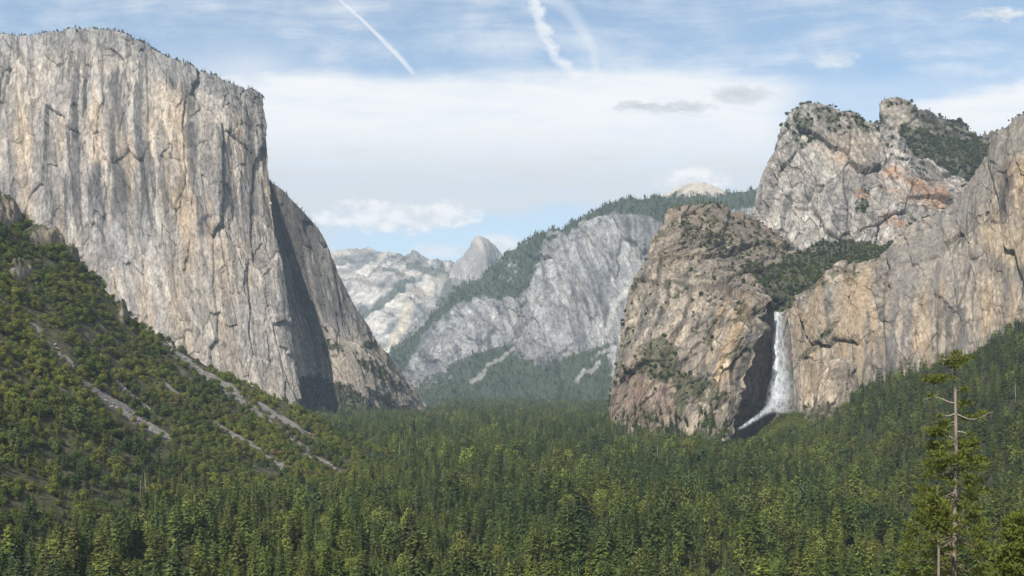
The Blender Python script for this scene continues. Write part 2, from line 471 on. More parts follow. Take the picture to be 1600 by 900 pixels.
c = mixc(c, (0.09, 0.11, 0.085), dk * 0.8)
c = mixc(c, (0.66, 0.60, 0.50), band(farA.px, farA.py, [(640,480),(628,510),(618,545)], 8, 0.8) * 0.8)
c = mixc(c, (0.6, 0.56, 0.50), band(farA.px, farA.py, [(655,455),(690,440)], 7, 0.8) * 0.6)
c = c * (1 + 0.7 * fbm(farA.P[..., 0] / 60, farA.P[..., 1] / 60, farA.P[..., 2] / 60, 4, 63))[..., None]
c = c * np.array([0.84, 0.86, 0.88])
far = join_patches("pale_mountain", [farA], [c], ROCK_FAR)
tag(far, "far pale bare granite range closing the valley, left of the split dome", "mountain", kind='structure')

dome = Patch([
    [(699,452,9750),(704,432,9750),(710,416,9750),(718,408,9750),(727,401,9750),(733,388,9750),(738,377,9750),(744,370.5,9750),(752,370.5,9780),(760,374,9810),(768,382,9850),(776,393,9900),(783,404,9950),(795,425,10000),(810,450,10050)],
    [(697,455,9600),(722,425,9570),(742,400,9550),(757,395,9560),(766,400,9670),(780,415,9800),(812,460,9950)],
    [(694,462,9500),(722,450,9470),(745,440,9450),(760,435,9480),(775,440,9600),(815,470,9850)],
    [(690,560,9250),(740,560,9200),(830,560,9350)]],
    150, 150, disp_wall(40, 22, 8, 0.5, 0.35, seed=31), back=[(120, 0), (400, -120), (900, -600)], left=[(200, 40)])
c = np.broadcast_to(np.array([0.42, 0.415, 0.41]), dome.P.shape[:-1] + (3,)).copy()
c = mixc(c, (0.23, 0.24, 0.26), S(0.0, 0.25, streak(dome.P, 120, 900, 71)) * 0.7)
c = mixc(c, (0.17, 0.19, 0.20), blob(dome.px, dome.py, 762, 400, 12, 26, 10, 0.6) * 0.5)  # shaded right part of the dome, darkened in the tint
c = mixc(c, (0.07, 0.09, 0.07), S(0.4, 0.7, blob(dome.px, dome.py, 715, 445, 16, 9) + 0.5 * veg_noise(dome.P, 80, 5)) * 0.6)
dm = join_patches("dome_mountain", [dome], [c], ROCK_FAR)
tag(dm, "distant half dome of grey granite with a sheer cut face above the valley", "mountain", kind='structure')

peak = Patch([
    [(1020,316,9000),(1040,305,9000),(1055,297,9000),(1072,290,9000),(1085,287,9000),(1098,286.5,9000),(1112,291,9000),(1125,297,9000),(1140,304,9000),(1160,312,9000)],
    [(1010,330,8800),(1085,305,8700),(1165,325,8800)], [(1000,380,8500),(1085,380,8400),(1180,380,8500)]],
    140, 70, disp_wall(20, 14, 6, 0.6, 0.8, seed=41), back=[(120, -5), (500, -100), (1000, -500)])
c = np.broadcast_to(np.array([0.52, 0.48, 0.41]), peak.P.shape[:-1] + (3,)).copy()
pn = fbm(peak.P[..., 0] / 90, peak.P[..., 1] / 90, peak.P[..., 2] / 50, 4, 75)
c = mixc(c, (0.30, 0.30, 0.29), S(0.0, 0.3, pn) * 0.7)
c = mixc(c, VEGD, S(300, 308, peak.py + 20 * pn) * 0.7)
pk = join_patches("bald_mountain", [peak], [c], ROCK_FAR)
tag(pk, "small pale bald summit peeping over the forested ridge, right of centre", "mountain", kind='structure')

# ---------- middle range on the right of the valley
midA = Patch([
    [(585,575,7600),(620,547,7400),(640,527,7300),(660,508,7200),(680,490,7150),(700,471,7100),(720,456,7050),(740,441,7000),(765,421,6950),(790,404,6900),(830,379,6800),(850,366,6750),(870,356,6700),(890,348,6650),(910,341,6600),(950,328,6500),(1000,315,6450),(1045,307,6450),(1085,306,6500),(1120,312,6500),(1150,304,6500),(1180,302,6500),(1220,300,6500)],
    [(590,596,7000),(650,560,6800),(700,515,6700),(760,468,6600),(820,425,6450),(850,392,6350),(880,362,6300),(940,350,6200),(1010,342,6150),(1080,345,6100),(1220,345,6100)],
    [(600,612,6500),(660,590,6400),(720,550,6300),(780,520,6250),(820,500,6200),(850,470,6100),(900,460,6000),(960,455,5950),(1010,460,5900),(1080,460,5850),(1220,460,5850)],
    [(600,625,6100),(680,612,6000),(740,596,5950),(800,580,5900),(850,570,5850),(920,555,5780),(990,560,5700),(1080,560,5650),(1220,560,5600)],
    [(590,650,5700),(720,650,5450),(850,650,5350),(960,650,5300),(1220,650,5200)]],
    520, 380, disp_wall(60, 22, 3, 0.6, 0.35, seed=51, vor=V_MID), back=[(100, -4), (400, -80), (1200, -600)])
P, px, py = midA.P, midA.px, midA.py
c = np.broadcast_to(np.array([0.33, 0.325, 0.32]), P.shape[:-1] + (3,)).copy()
st = streak(P, 70, 500, 81)
c = mixc(c, (0.16, 0.165, 0.175), S(-0.02, 0.2, st) * 0.8)
c = mixc(c, (0.47, 0.45, 0.42), S(0.05, 0.3, streak(P, 40, 260, 82)) * 0.6)
c = mixc(c, (0.45, 0.40, 0.34), (1 - S(4, 40, py - np.interp(px, [860,940,1010,1050], [362,345,338,335]))) * S(860, 880, px) * 0.0)
vn = veg_noise(P, 90, 83)
veg = np.maximum.reduce([
    poly(px, py, [(585,600),(620,548),(700,470),(790,402),(870,354),(862,372),(848,400),(840,440),(820,470),(760,470),(720,480),(690,500),(670,520),(650,560),(640,580)], 9) * 0.85,
    poly(px, py, [(640,600),(700,570),(760,545),(800,552),(825,570),(850,578),(905,550),(950,540),(960,660),(600,660),(600,630)], 12),
    poly(px, py, [(868,352),(900,342),(950,326),(1010,312),(1090,305),(1200,298),(1200,330),(1060,330),(1040,350),(1000,342),(960,335),(910,346),(880,362)], 5),
    poly(px, py, [(700,575),(760,545),(825,520),(830,530),(790,560),(740,590)], 6) * 0.8])
rockm = np.maximum.reduce([poly(px, py, [(690,510),(720,480),(770,478),(830,472),(845,500),(835,520),(790,545),(740,550),(700,535)], 8),
                           blob(px, py, 672, 588, 40, 22, -10) * 0.9, blob(px, py, 800, 430, 18, 22, -20) * 0.55])
veg = np.clip(veg - 0.5 * rockm, 0, 1)
veg = S(0.32, 0.62, veg + 0.5 * vn + 0.55 * veg_noise(P, 35, 88))
tal = np.maximum.reduce([band(px, py, [(735,595),(770,572),(800,552),(830,518)], 3.0), band(px, py, [(903,598),(915,585),(935,570)], 4.0), band(px, py, [(925,560),(955,548)], 2.5) * 0.7])
veg = veg * (1 - tal)
c = c * (1 + 0.6 * fbm(P[..., 0] / 40, P[..., 1] / 40, P[..., 2] / 55, 4, 84, 0.6))[..., None]
c = slab_tone(c, P, V_MID, 51, 0.4, 0.45)
cr = ridged((P[..., 0] + 0.5 * P[..., 1]) / 110, P[..., 1] / 130, P[..., 2] / 200, 3, 85)
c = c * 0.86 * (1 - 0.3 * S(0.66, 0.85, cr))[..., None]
c = mixc(c, (0.33, 0.31, 0.28), tal * 0.6)
c = mixc(c, (0.55, 0.53, 0.50), band(px, py, [(985,445),(960,480),(950,520)], 4, 0.8) * 0.7)
c = mixc(c, (0.042, 0.062, 0.03), veg * 0.9)
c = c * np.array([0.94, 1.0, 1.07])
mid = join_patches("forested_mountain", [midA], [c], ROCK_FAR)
tag(mid, "hazy grey granite range with a forested ridge and apron, right of the split dome", "mountain", kind='structure')
scatter(midA, veg, 'conifer', 8500, 16, 30); rim_trees(midA, 330, 18, 34, a=620, dy=160)

# ---------- cathedral-like rocks on the right
spA = Patch([
    [(1375,205,3520),(1376,180,3500),(1377,163,3490),(1384,156.5,3480),(1398,156,3480),(1412,159,3490),(1440,169,3520),(1470,186,3550),(1500,198,3580),(1530,208,3600),(1560,214,3620),(1640,228,3650)],
    [(1371,232,3440),(1395,215,3400),(1440,215,3390),(1500,232,3430),(1560,245,3450),(1640,260,3450)],
    [(1368,262,3350),(1400,262,3300),(1460,265,3270),(1560,280,3280),(1640,300,3300)],
    [(1360,340,3200),(1420,345,3150),(1480,345,3100),(1640,360,3050)]],
    260, 200, disp_wall(22, 10, 2, seed=61, vor=V_TOW), back=[(50, -4), (200, -80), (600, -400)], left=[(60, 15), (200, 60)])
P, px, py = spA.P, spA.px, spA.py
c = np.broadcast_to(np.array([0.33, 0.31, 0.27]), P.shape[:-1] + (3,)).copy()
c = mixc(c, (0.17, 0.17, 0.16), S(-0.05, 0.25, streak(P, 35, 160, 91)) * 0.7)
c = c * (1 + 1.2 * fbm(P[..., 0] / 14, P[..., 1] / 14, P[..., 2] / 20, 4, 92, 0.6))[..., None]
veg = np.maximum(poly(px, py, [(1392,220),(1410,195),(1450,205),(1500,225),(1552,222),(1545,265),(1520,290),(1470,275),(1420,258)], 10),
                 0.5 * poly(px, py, [(1378,165),(1400,157),(1470,185),(1550,212),(1550,230),(1460,210)], 6))
vspA = S(0.35, 0.65, veg * 0.9 + 0.8 * veg_noise(P, 32, 93))
c = mixc(c, VEG, vspA * 0.8)
c = slab_tone(c, P, V_TOW, 61, 0.4, 0.5) * 0.78
sp = join_patches("spire_mountain", [spA], [c], ROCK_NEAR)
tag(sp, "dark blocky rock spire with a scrubby saddle behind the rounded grey tower", "mountain", kind='structure')
scatter(spA, vspA, 'shrub', 1300, 7, 13); rim_trees(spA, 40, 7, 15); scatter(spA, vspA, 'conifer', 130, 9, 18)

cmA = Patch([
    [(1214,226,3000),(1219,205,2990),(1226,190,2980),(1235,178,2970),(1250,168,2960),(1265,163.5,2960),(1290,168,2960),(1320,175,2960),(1345,186,2970),(1375,198,2990),(1400,213,3000),(1430,245,3000),(1465,270,2980),(1512,292,2960)],
    [(1192,268,3010),(1215,262,2950),(1250,258,2920),(1320,262,2880),(1400,283,2890),(1460,292,2900),(1510,304,2900)],
    [(1178,320,3010),(1205,322,2920),(1250,325,2870),(1320,328,2830),(1400,332,2830),(1500,330,2850)],
    [(1166,372,2990),(1200,385,2870),(1250,405,2800),(1320,410,2780),(1390,410,2770),(1460,380,2780)],
    [(1160,460,2950),(1250,470,2750),(1390,470,2700),(1470,440,2720)]],
    420, 380, disp_wall(26, 9, 1.6, seed=71, vor=V_TOW), back=BACK, left=[(80, 20), (300, 90)])
P, px, py = cmA.P, cmA.px, cmA.py
c = np.broadcast_to(np.array([0.40, 0.375, 0.34]), P.shape[:-1] + (3,)).copy()
c = mixc(c, (0.19, 0.19, 0.19), S(-0.02, 0.26, streak(P, 30, 150, 95)) * 0.75)
c = mixc(c, (0.52, 0.50, 0.46), S(0.05, 0.3, streak(P, 20, 90, 96)) * S(300, 340, py) * 0.6)
c = mixc(c, (0.46, 0.36, 0.25), blob(px, py, 1330, 220, 45, 40, 30, 0.8) * 0.5)
og = np.maximum.reduce([band(px, py, [(1390,268),(1420,288),(1455,305),(1470,315)], [8, 13, 17, 11], 1.0), 0.55 * blob(px, py, 1425, 300, 60, 20, 22, 0.9), 0.7 * blob(px, py, 1345, 305, 18, 9, 30), 0.8 * blob(px, py, 1395, 343, 28, 8, 15), 0.6 * blob(px, py, 1312, 247, 12, 6)])
c = mixc(c, (0.47, 0.28, 0.17), S(0.10, 1.1, og * (1 + 2.0 * veg_noise(P, 35, 97))) * 0.8)
c = mixc(c, (0.27, 0.27, 0.255), (1 - S(195, 240, py)) * 0.45)
c = c * (1 + 0.8 * fbm(P[..., 0] / 14, P[..., 1] / 14, P[..., 2] / 20, 4, 98, 0.65))[..., None]
c = slab_tone(c, P, V_TOW, 71, 0.4, 0.5)
cr = ridged((P[..., 0] + 0.5 * P[..., 1] + 0.45 * P[..., 2]) / 36, P[..., 1] / 50, P[..., 2] / 120, 3, 99)
c = c * (1 - 0.3 * S(0.66, 0.85, cr))[..., None]
veg = np.maximum.reduce([0.44 * poly(px, py, [(1225,195),(1250,168),(1300,168),(1400,212),(1400,235),(1350,205),(1290,215),(1250,240)], 8),
                         poly(px, py, [(1245,392),(1285,378),(1330,378),(1375,385),(1370,420),(1280,430),(1250,410)], 8),
                         0.55 * blob(px, py, 1345, 320, 14, 22), 0.4 * band(px, py, [(1345,190),(1400,245),(1440,275)], 8)])
vcm = S(0.38, 0.62, veg + 0.75 * veg_noise(P, 26, 94))
c = mixc(c, VEG, vcm * 0.8)
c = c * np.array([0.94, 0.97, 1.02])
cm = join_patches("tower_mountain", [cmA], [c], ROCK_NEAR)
tag(cm, "rounded grey granite tower with an orange rockfall scar on its right flank", "mountain", kind='structure')
scatter(cmA, vcm, 'shrub', 700, 5, 10); rim_trees(cmA, 110, 5, 12, 'shrub'); rim_trees(cmA, 25, 8, 14)
scatter(cmA, vcm * S(378, 390, cmA.py), 'conifer', 200, 10, 18)

# ---------- rock with the waterfall
bvA = Patch([
    [(1044,345,2640),(1052,333,2640),(1068,326,2650),(1100,321.5,2700),(1120,325,2750),(1140,328,2800),(1165,340,2880),(1200,352,2960)],
    [(1016,406,2460),(1035,385,2450),(1065,378,2460),(1110,380,2500),(1170,390,2650),(1260,402,2820)],
    [(986,447,2400),(1010,430,2370),(1050,428,2345),(1100,428,2330),(1150,436,2350),(1205,480,2330)],
    [(972,512,2370),(1000,505,2290),(1040,498,2240),(1090,490,2200),(1150,484,2185),(1201,491,2180)],
    [(960,577,2350),(985,575,2250),(1030,570,2170),(1090,570,2125),(1138,562,2120),(1172,568,2120)],
    [(945,690,2330),(975,695,2220),(1020,695,2120),(1080,695,2070),(1112,695,2060),(1138,690,2070)]],
    420, 460, disp_wall(26, 10, 1.6, seed=81, vor=V_BV), back=[(40, -6), (160, -60), (400, -250)], left=[(50, 10), (160, 50), (400, 150)], edge_r=11)
bvB = Patch([   # alcove behind the fall
    [(1199,490,2190),(1206,492,2260),(1214,494,2305),(1222,493,2310),(1232,486,2310),(1246,470,2320),(1270,455,2340)],
    [(1170,568,2130),(1184,570,2220),(1202,572,2290),(1216,572,2300),(1232,570,2295),(1250,560,2280),(1275,555,2260)],
    [(1135,690,2080),(1154,690,2180),(1180,690,2240),(1205,690,2250),(1235,690,2245),(1260,690,2220),(1285,690,2190)]],
    170, 260, disp_wall(14, 10, 3, seed=88, vor=V_BV[1:]), edge_l=11)
hang = Patch([  # hanging valley above the fall
    [(1150,385,2750),(1200,392,2800),(1250,396,2830),(1320,395,2830),(1385,385,2830),(1440,350,2820)],
    [(1140,410,2500),(1200,440,2480),(1250,440,2500),(1320,420,2550),(1400,400,2600),(1440,372,2640)],
    [(1148,437,2355),(1175,462,2338),(1203,492,2312),(1216,496,2306),(1234,487,2316),(1262,468,2320),(1300,440,2320),(1400,405,2330)]],
    220, 160, disp_wall(8, 6, 4, seed=91))
rtA = Patch([
    [(1230,490,2300),(1250,464,2285),(1270,448,2270),(1290,430,2260),(1315,416,2255),(1350,408,2250),(1388,397,2235),(1400,380,2230),(1420,360,2220),(1445,349,2210),(1470,341,2200),(1485,330,2195),(1497,316,2190),(1512,288,2170),(1530,262,2150),(1545,240,2140),(1555,216,2130),(1562,205,2120),(1577,196,2100),(1600,184,2080),(1700,140,1990)],
    [(1236,530,2270),(1260,505,2230),(1300,480,2190),(1350,462,2160),(1400,445,2130),(1450,425,2110),(1500,392,2090),(1540,345,2070),(1580,310,2040),(1620,290,2010),(1700,270,1950)],
    [(1240,580,2240),(1270,560,2190),(1310,545,2140),(1360,530,2100),(1420,515,2060),(1480,495,2030),(1540,465,2000),(1600,430,1970),(1700,400,1910)],
    [(1244,690,2200),(1280,690,2130),(1330,680,2080),(1400,650,2020),(1500,620,1970),(1600,590,1920),(1700,560,1870)]],
    640, 460, disp_wall(22, 6, 1.2, zs=0.2, seed=101, vor=V_RT), back=[(40, 0), (160, -30), (500, -200), (900, -500)])
# buttress at the foot of the right wall
btA = Patch([
    [(1262,640,2150),(1268,608,2140),(1280,585,2130),(1300,566,2120),(1318,560,2115),(1335,572,2110),(1342,600,2100),(1346,640,2090)],
    [(1258,660,2090),(1280,620,2070),(1300,605,2060),(1320,605,2055),(1348,650,2060)],
    [(1256,700,2050),(1300,690,2020),(1350,700,2020)]], 130, 140, disp_wall(6, 6, 1.5, seed=105, vor=V_BV[1:]), back=[(30, -10), (80, -60)])

def tint_bv(p, seed, gold):
    P, px, py = p.P, p.px, p.py
    c = np.broadcast_to(np.array([0.36, 0.325, 0.28]), P.shape[:-1] + (3,)).copy()
    c = mixc(c, (0.21, 0.205, 0.20), S(-0.05, 0.25, fbm(P[..., 0] / 70, P[..., 1] / 70, P[..., 2] / 110, 4, seed)) * 0.7)
    go = streak(P, 28, 330, seed + 1)
    c = mixc(c, (0.46, 0.355, 0.24), S(-0.06, 0.26, go) * gold)
    c = mixc(c, (0.58, 0.52, 0.43), S(0.08, 0.3, streak(P, 16, 90, seed + 5)) * 0.5)
    c = mixc(c, (0.14, 0.14, 0.14), S(0.06, 0.28, streak(P, 22, 160, seed + 2)) * 0.7)
    c = c * (1 + 0.8 * fbm(P[..., 0] / 12, P[..., 1] / 12, P[..., 2] / 16, 4, seed + 3, 0.65))[..., None]
    c = slab_tone(c, P, V_RT if seed == 240 else V_BV, {200: 81, 240: 101}.get(seed, seed), 0.4, 0.5)
    cr = ridged((P[..., 0] + 0.5 * P[..., 1] - 0.25 * P[..., 2]) / 30, P[..., 1] / 40, P[..., 2] / 110, 3, seed + 4)
    return c * (1 - 0.3 * S(0.66, 0.85, cr))[..., None]

goldA = np.clip(0.15 + poly(bvA.px, bvA.py, [(1060,470),(1130,455),(1200,495),(1185,560),(1150,640),(1090,610),(1050,560)], 25) * 0.75, 0, 1)
tb = tint_bv(bvA, 200, goldA)
tb = mixc(tb, (0.27, 0.225, 0.18), (1 - S(370, 450, bvA.py)) * 0.6)
px, py = bvA.px, bvA.py
tb = tb * np.array([0.86, 0.85, 0.84])
tb = mixc(tb, (0.36, 0.235, 0.18), blob(px, py, 1010, 620, 40, 50, 0, 0.9) * 0.4)
veg = np.maximum.reduce([0.52 * poly(px, py, [(1040,345),(1060,325),(1160,335),(1260,400),(1150,420),(1080,400),(1020,400)], 10),
    poly(px, py, [(1150,430),(1165,415),(1230,415),(1260,400),(1240,450),(1200,485)], 8),
    0.8 * poly(px, py, [(985,585),(1010,540),(1035,520),(1060,540),(1065,575),(1120,600),(1140,625),(1110,640),(1060,615),(1020,595)], 10),
    0.75 * band(px, py, [(1010,560),(1060,600),(1130,620)], 9), 0.62 * blob(px, py, 1065, 625, 26, 20),
    0.45 * band(px, py, [(985,450),(965,560),(952,650)], 8), 0.42 * np.ones_like(px) * S(600, 680, py), 0.38 + 0 * px])
vbA = S(0.36, 0.62, veg * (0.85 + 1.0 * veg_noise(bvA.P, 60, 204)) + 0.75 * veg_noise(bvA.P, 20, 203))
tb = mixc(tb, VEG, vbA * 0.75)
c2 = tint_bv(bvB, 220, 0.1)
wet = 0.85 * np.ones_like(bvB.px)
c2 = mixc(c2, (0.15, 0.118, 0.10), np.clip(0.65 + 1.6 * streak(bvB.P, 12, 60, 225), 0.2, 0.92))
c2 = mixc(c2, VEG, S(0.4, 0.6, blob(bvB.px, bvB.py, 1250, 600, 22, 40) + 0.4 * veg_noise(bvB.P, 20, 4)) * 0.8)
ch = np.broadcast_to(np.array([0.30, 0.26, 0.21]), hang.P.shape[:-1] + (3,)).copy()
vh = S(0.3, 0.6, np.maximum.reduce([poly(hang.px, hang.py, [(1150,425),(1170,410),(1240,400),(1290,380),(1400,385),(1370,405),(1290,430),(1240,482),(1215,492),(1190,470)], 8) * 0.95]) + 0.5 * veg_noise(hang.P, 40, 205))
ch = ch * (1 + fbm(hang.P[..., 0] / 20, hang.P[..., 1] / 20, hang.P[..., 2] / 20, 4, 206))[..., None]
ch = mixc(ch, VEG, vh * 0.85)
px, py = rtA.px, rtA.py
gold = np.clip(0.12 + np.maximum.reduce([poly(px, py, [(1240,490),(1300,430),(1385,405),(1395,560),(1330,570),(1260,560)], 20) * 0.6,
      poly(px, py, [(1530,280),(1600,240),(1640,300),(1640,360),(1580,350),(1545,350)], 16) * 0.9, blob(px, py, 1560, 335, 22, 28) * 0.8,
      poly(px, py, [(1400,470),(1440,450),(1460,540),(1410,560)], 14) * 0.5, poly(px, py, [(1490,480),(1600,440),(1600,500),(1500,530)], 14) * 0.55]), 0, 1)
tr = tint_bv(rtA, 240, gold)
low = S(395, 440, py + 0.0 * px)
tr = mixc(tr, (0.145, 0.145, 0.15), S(0.0, 0.18, streak(rtA.P, 34, 500, 271)) * 0.85 * low * S(1340, 1400, px))
tr = mixc(tr, (0.44, 0.35, 0.24), S(0.0, 0.2, streak(rtA.P, 26, 380, 272)) * 0.55 * low)
tr = tr * 0.93
tr = mixc(tr, (0.25, 0.245, 0.235), np.maximum(poly(px, py, [(1395,390),(1470,340),(1520,280),(1560,200),(1600,180),(1640,170),(1640,235),(1575,255),(1535,320),(1480,370),(1500,440),(1440,450),(1400,480)], 18), 0) * 0.65)
tr = mixc(tr, (0.62, 0.50, 0.33), poly(px, py, [(1530,350),(1600,360),(1640,380),(1640,430),(1570,410),(1530,380)], 12) * 0.4)
tr = mixc(tr, (0.18, 0.18, 0.185), band(px, py, [(1392,400),(1396,470),(1395,545)], 7, 0.8) * 0.6)
tr = mixc(tr, (0.2, 0.2, 0.2), band(px, py, [(1415,410),(1412,500)], 5, 0.8) * 0.5)
veg = np.maximum.reduce([0.6 * band(px, py, [(1250,560),(1290,530),(1310,500)], 6), 0.5 * blob(px, py, 1300, 440, 60, 14, -20), 0.3 + 0 * px])
vr = S(0.40, 0.62, veg + 0.5 * veg_noise(rtA.P, 20, 243)) * (1 - 0.85 * S(1380, 1420, px))
tr = mixc(tr, VEG, vr * 0.7)
tbt = tint_bv(btA, 260, 0.1 + 0 * btA.px)
vbt = S(0.42, 0.6, 0.35 + 0.4 * S(620, 660, btA.py) + 0.5 * veg_noise(btA.P, 22, 263))
tbt = np.clip(tbt * np.array([1.3, 1.22, 1.12]), 0, 0.6)
tbt = mixc(tbt, VEG, vbt * 0.7)
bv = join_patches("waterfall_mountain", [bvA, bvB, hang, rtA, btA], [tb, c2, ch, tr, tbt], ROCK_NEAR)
tag(bv, "tan and grey granite cliffs with the waterfall alcove, on the right of the valley", "mountain", kind='structure')
scatter(bvA, vbA, 'shrub', 1500, 4, 9); scatter(bvA, S(635, 690, bvA.py + 30 * veg_noise(bvA.P, 40, 9)), 'conifer', 520, 12, 26); scatter(hang, vh, 'shrub', 700, 6, 11); scatter(hang, vh, 'conifer', 260, 10, 18)
scatter(rtA, vr, 'shrub', 260, 4, 8); scatter(btA, vbt, 'shrub', 90, 4, 8); rim_trees(rtA, 60, 4, 8, 'shrub'); rim_trees(bvA, 60, 7, 13)
scatter(bvB, S(0.5, 0.9, blob(bvB.px, bvB.py, 1255, 600, 22, 40)), 'shrub', 60, 4, 8)

# ================================================================== GROUND
def T(x, tab): 
    tab = np.asarray(tab, float); return np.interp(x, tab[:, 0], tab[:, 1])
RIDGE = [(-200,190),(0,312),(40,347),(80,372),(110,392),(150,437),(190,482),(230,517),(280,546),(330,577),(400,607),(470,641),(540,681),(600,707),(650,728),(700,760)]
def left_hill(px, Y):
    Yr = T(px, [(-200,1430),(0,1500),(640,1720),(800,1760)]); zr = (HOR - T(px, RIDGE)) / F * Yr
    Y0 = T(px, [(-200,560),(0,700),(300,980),(640,1480),(800,1600)])
    t = np.clip((Y - Y0) / (Yr - Y0), 0, 1)
    z = FLOOR + (zr - FLOOR) * t ** 1.35
    z = np.where(Y > Yr, zr - (Y - Yr) * 0.55, z)
    return np.where(px > 690, FLOOR - 6, z)
def right_hill(px, Y):
    Yb = T(px, [(900,2400),(930,2330),(1000,2170),(1130,2110),(1180,2240),(1240,2230),(1300,2090),(1345,2080),(1400,2040),(1500,1990),(1600,1940),(1750,1880)])
    pb = T(px, [(900,692),(930,680),(1000,688),(1130,692),(1165,692),(1200,668),(1240,644),(1300,662),(1345,607),(1400,590),(1460,574),(1500,562),(1600,508),(1750,440)])
    Y0 = T(px, [(900,2250),(930,2100),(1000,1700),(1130,1500),(1240,1300),(1345,1100),(1500,800),(1600,650),(1750,500)])
    zb = (HOR - pb) / F * Yb
    t = np.clip((Y - Y0) / (Yb - Y0), 0, 1.15)
    z = FLOOR + (zb - FLOOR) * t ** 1.5
    return np.where((Y > Yb * 1.12) | (px < 890), FLOOR - 6, z)
def view_hill(x, Y):
    return -6 - 0.34 * np.maximum(Y, -200) + 3 * np.sin(x / 40)
def near_n(x, Y): return 4 * fbm(x / 60, Y / 60, 0.5, 3, 300)
def ground_h(x, Y):
    px = 800 + F * x / np.maximum(Y, 1)
    return np.maximum(np.maximum(left_hill(px, Y), right_hill(px, Y)), np.maximum(FLOOR, view_hill(x, Y)))

STRIPES = [([(228,522),(262,545),(300,572),(340,602),(385,632),(430,668),(480,705),(540,745)], [4,6,7,7,7,6,5,4]),
           ([(50,515),(75,535),(110,572)], [4,6,5]), ([(118,590),(165,622),(215,655),(270,690)], [4,7,8,4]),
           ([(258,603),(300,632),(345,668),(390,695),(425,722),(455,735)], [2.5,3.5,4.5,5,5,3]),
           ([(165,578),(195,610),(240,650)], [3,4,5]), ([(400,630),(450,660),(490,685)], [4,5,5]),
           ([(330,585),(370,615)], [3,4])]
def stripes(px, py):
    m = np.zeros(np.shape(px))
    for pts, w in STRIPES: m = np.maximum(m, band(px, py, pts, [q * 0.85 for q in w], 0.7))
    return m
OUTCROP = [(10,335,26,20),(75,372,36,12),(35,425,18,12),(100,375,20,12),(193,492,7,12),(120,400,20,8)]

def ground_material():
    m, nt, out = new_mat("forest_soil")
    b = N(nt, 'ShaderNodeBsdfPrincipled'); b.inputs['Roughness'].default_value = 1.0; b.inputs['Specular IOR Level'].default_value = 0.05
    geo = N(nt, 'ShaderNodeNewGeometry')
    n1 = N(nt, 'ShaderNodeTexNoise'); n1.inputs['Scale'].default_value = 0.03; n1.inputs['Detail'].default_value = 8
    nt.links.new(geo.outputs['Position'], n1.inputs['Vector'])
    c = mixcol(nt, smooth_n(nt, n1.outputs['Fac'], 0.35, 0.65), (0.022, 0.028, 0.012), (0.05, 0.05, 0.024))
    nt.links.new(c, b.inputs['Base Color']); nt.links.new(b.outputs[0], out.inputs[0])
    return m
SOIL = ground_material()
SLOPE = rock_material("slope_soil", 0.25, 1.2, 1.0)

# valley floor: one sheet out to the horizon
gx = np.unique(np.r_[np.linspace(-40000, -4000, 12), np.linspace(-4000, 4000, 120), np.linspace(4000, 40000, 12)])
gy = np.unique(np.r_[np.linspace(-3000, 0, 8), np.linspace(0, 7000, 140), np.linspace(7000, 60000, 14)])
X, Yg = np.meshgrid(gx, gy)
Z = FLOOR + 1.5 * fbm(X / 200, Yg / 200, 0.2, 3, 310) - 0.5
mesh_from("valley_floor", np.stack([X, Yg, Z], -1).reshape(-1, 3), grid_quads(len(gy), len(gx)), SOIL)
tag(bpy.data.objects["valley_floor"], "flat forest floor running up the middle of the valley", "ground", kind='structure')
gy = np.linspace(-150, 420, 60); gx = np.linspace(-500, 500, 60); X, Yg = np.meshgrid(gx, gy)
o = mesh_from("viewpoint_hill", np.stack([X, Yg, view_hill(X, Yg) + near_n(X, Yg)], -1).reshape(-1, 3), grid_quads(60, 60), SOIL)
tag(o, "steep wooded slope dropping away below the viewpoint", "hillside", kind='structure')

def hill(name, fn, pxs, ys, tintf, label):
    PX, YY = np.meshgrid(pxs, ys)
    x = (PX - 800) / F * YY
    z = fn(PX, YY)
    bump = S(0, 12, z - FLOOR) * (5 * fbm(x / 45, YY / 45, 0.3, 4, 320))
    if name == 'talus_hill':
        for a in OUTCROP: z = z + 9 * blob(PX, HOR - z / YY * F, *a, 0.8) * (0.7 + 1.6 * ridged(x / 22, YY / 30, z / 30, 4, 340, 0.6) + 1.2 * fbm(x / 7, YY / 7, z / 7, 3, 341))
    z = z + bump - 4 * (1 - S(-4, 3, z - FLOOR))
    V = np.stack([x, YY, z], -1)
    py = HOR - z / YY * F
    o = mesh_from(name, V.reshape(-1, 3), grid_quads(len(ys), len(pxs)), SLOPE, tintf(V, PX, py).reshape(-1, 3))
    tag(o, label, "hillside", kind='structure')
    return o
def tint_left(V, px, py):
    n = fbm(V[..., 0] / 30, V[..., 1] / 30, V[..., 2] / 30, 4, 330)
    c = np.broadcast_to(np.array([0.085, 0.078, 0.040]), V.shape).copy()
    c = mixc(c, (0.05, 0.055, 0.024), S(-0.1, 0.2, n))
    c = mixc(c, (0.24, 0.20, 0.14), S(0.2, 0.4, n) * 0.5)
    st = stripes(px, py + 3 * n * 6)
    c = mixc(c, (0.235, 0.21, 0.185), S(0.25, 0.6, st * (1 + 1.3 * n)))
    oc = np.zeros(px.shape)
    for a in OUTCROP: oc = np.maximum(oc, blob(px, py, *a))
    c = mixc(c, (0.27, 0.225, 0.17), S(0.3, 0.7, oc + 0.9 * n) * 0.85)
    return c * (1 + 0.7 * fbm(V[..., 0] / 8, V[..., 1] / 8, V[..., 2] / 8, 3, 331))[..., None]
def tint_right(V, px, py):
    n = fbm(V[..., 0] / 30, V[..., 1] / 30, V[..., 2] / 30, 4, 335)
    c = np.broadcast_to(np.array([0.040, 0.042, 0.022]), V.shape).copy()
    return mixc(c, (0.09, 0.075, 0.05), S(0.1, 0.35, n))
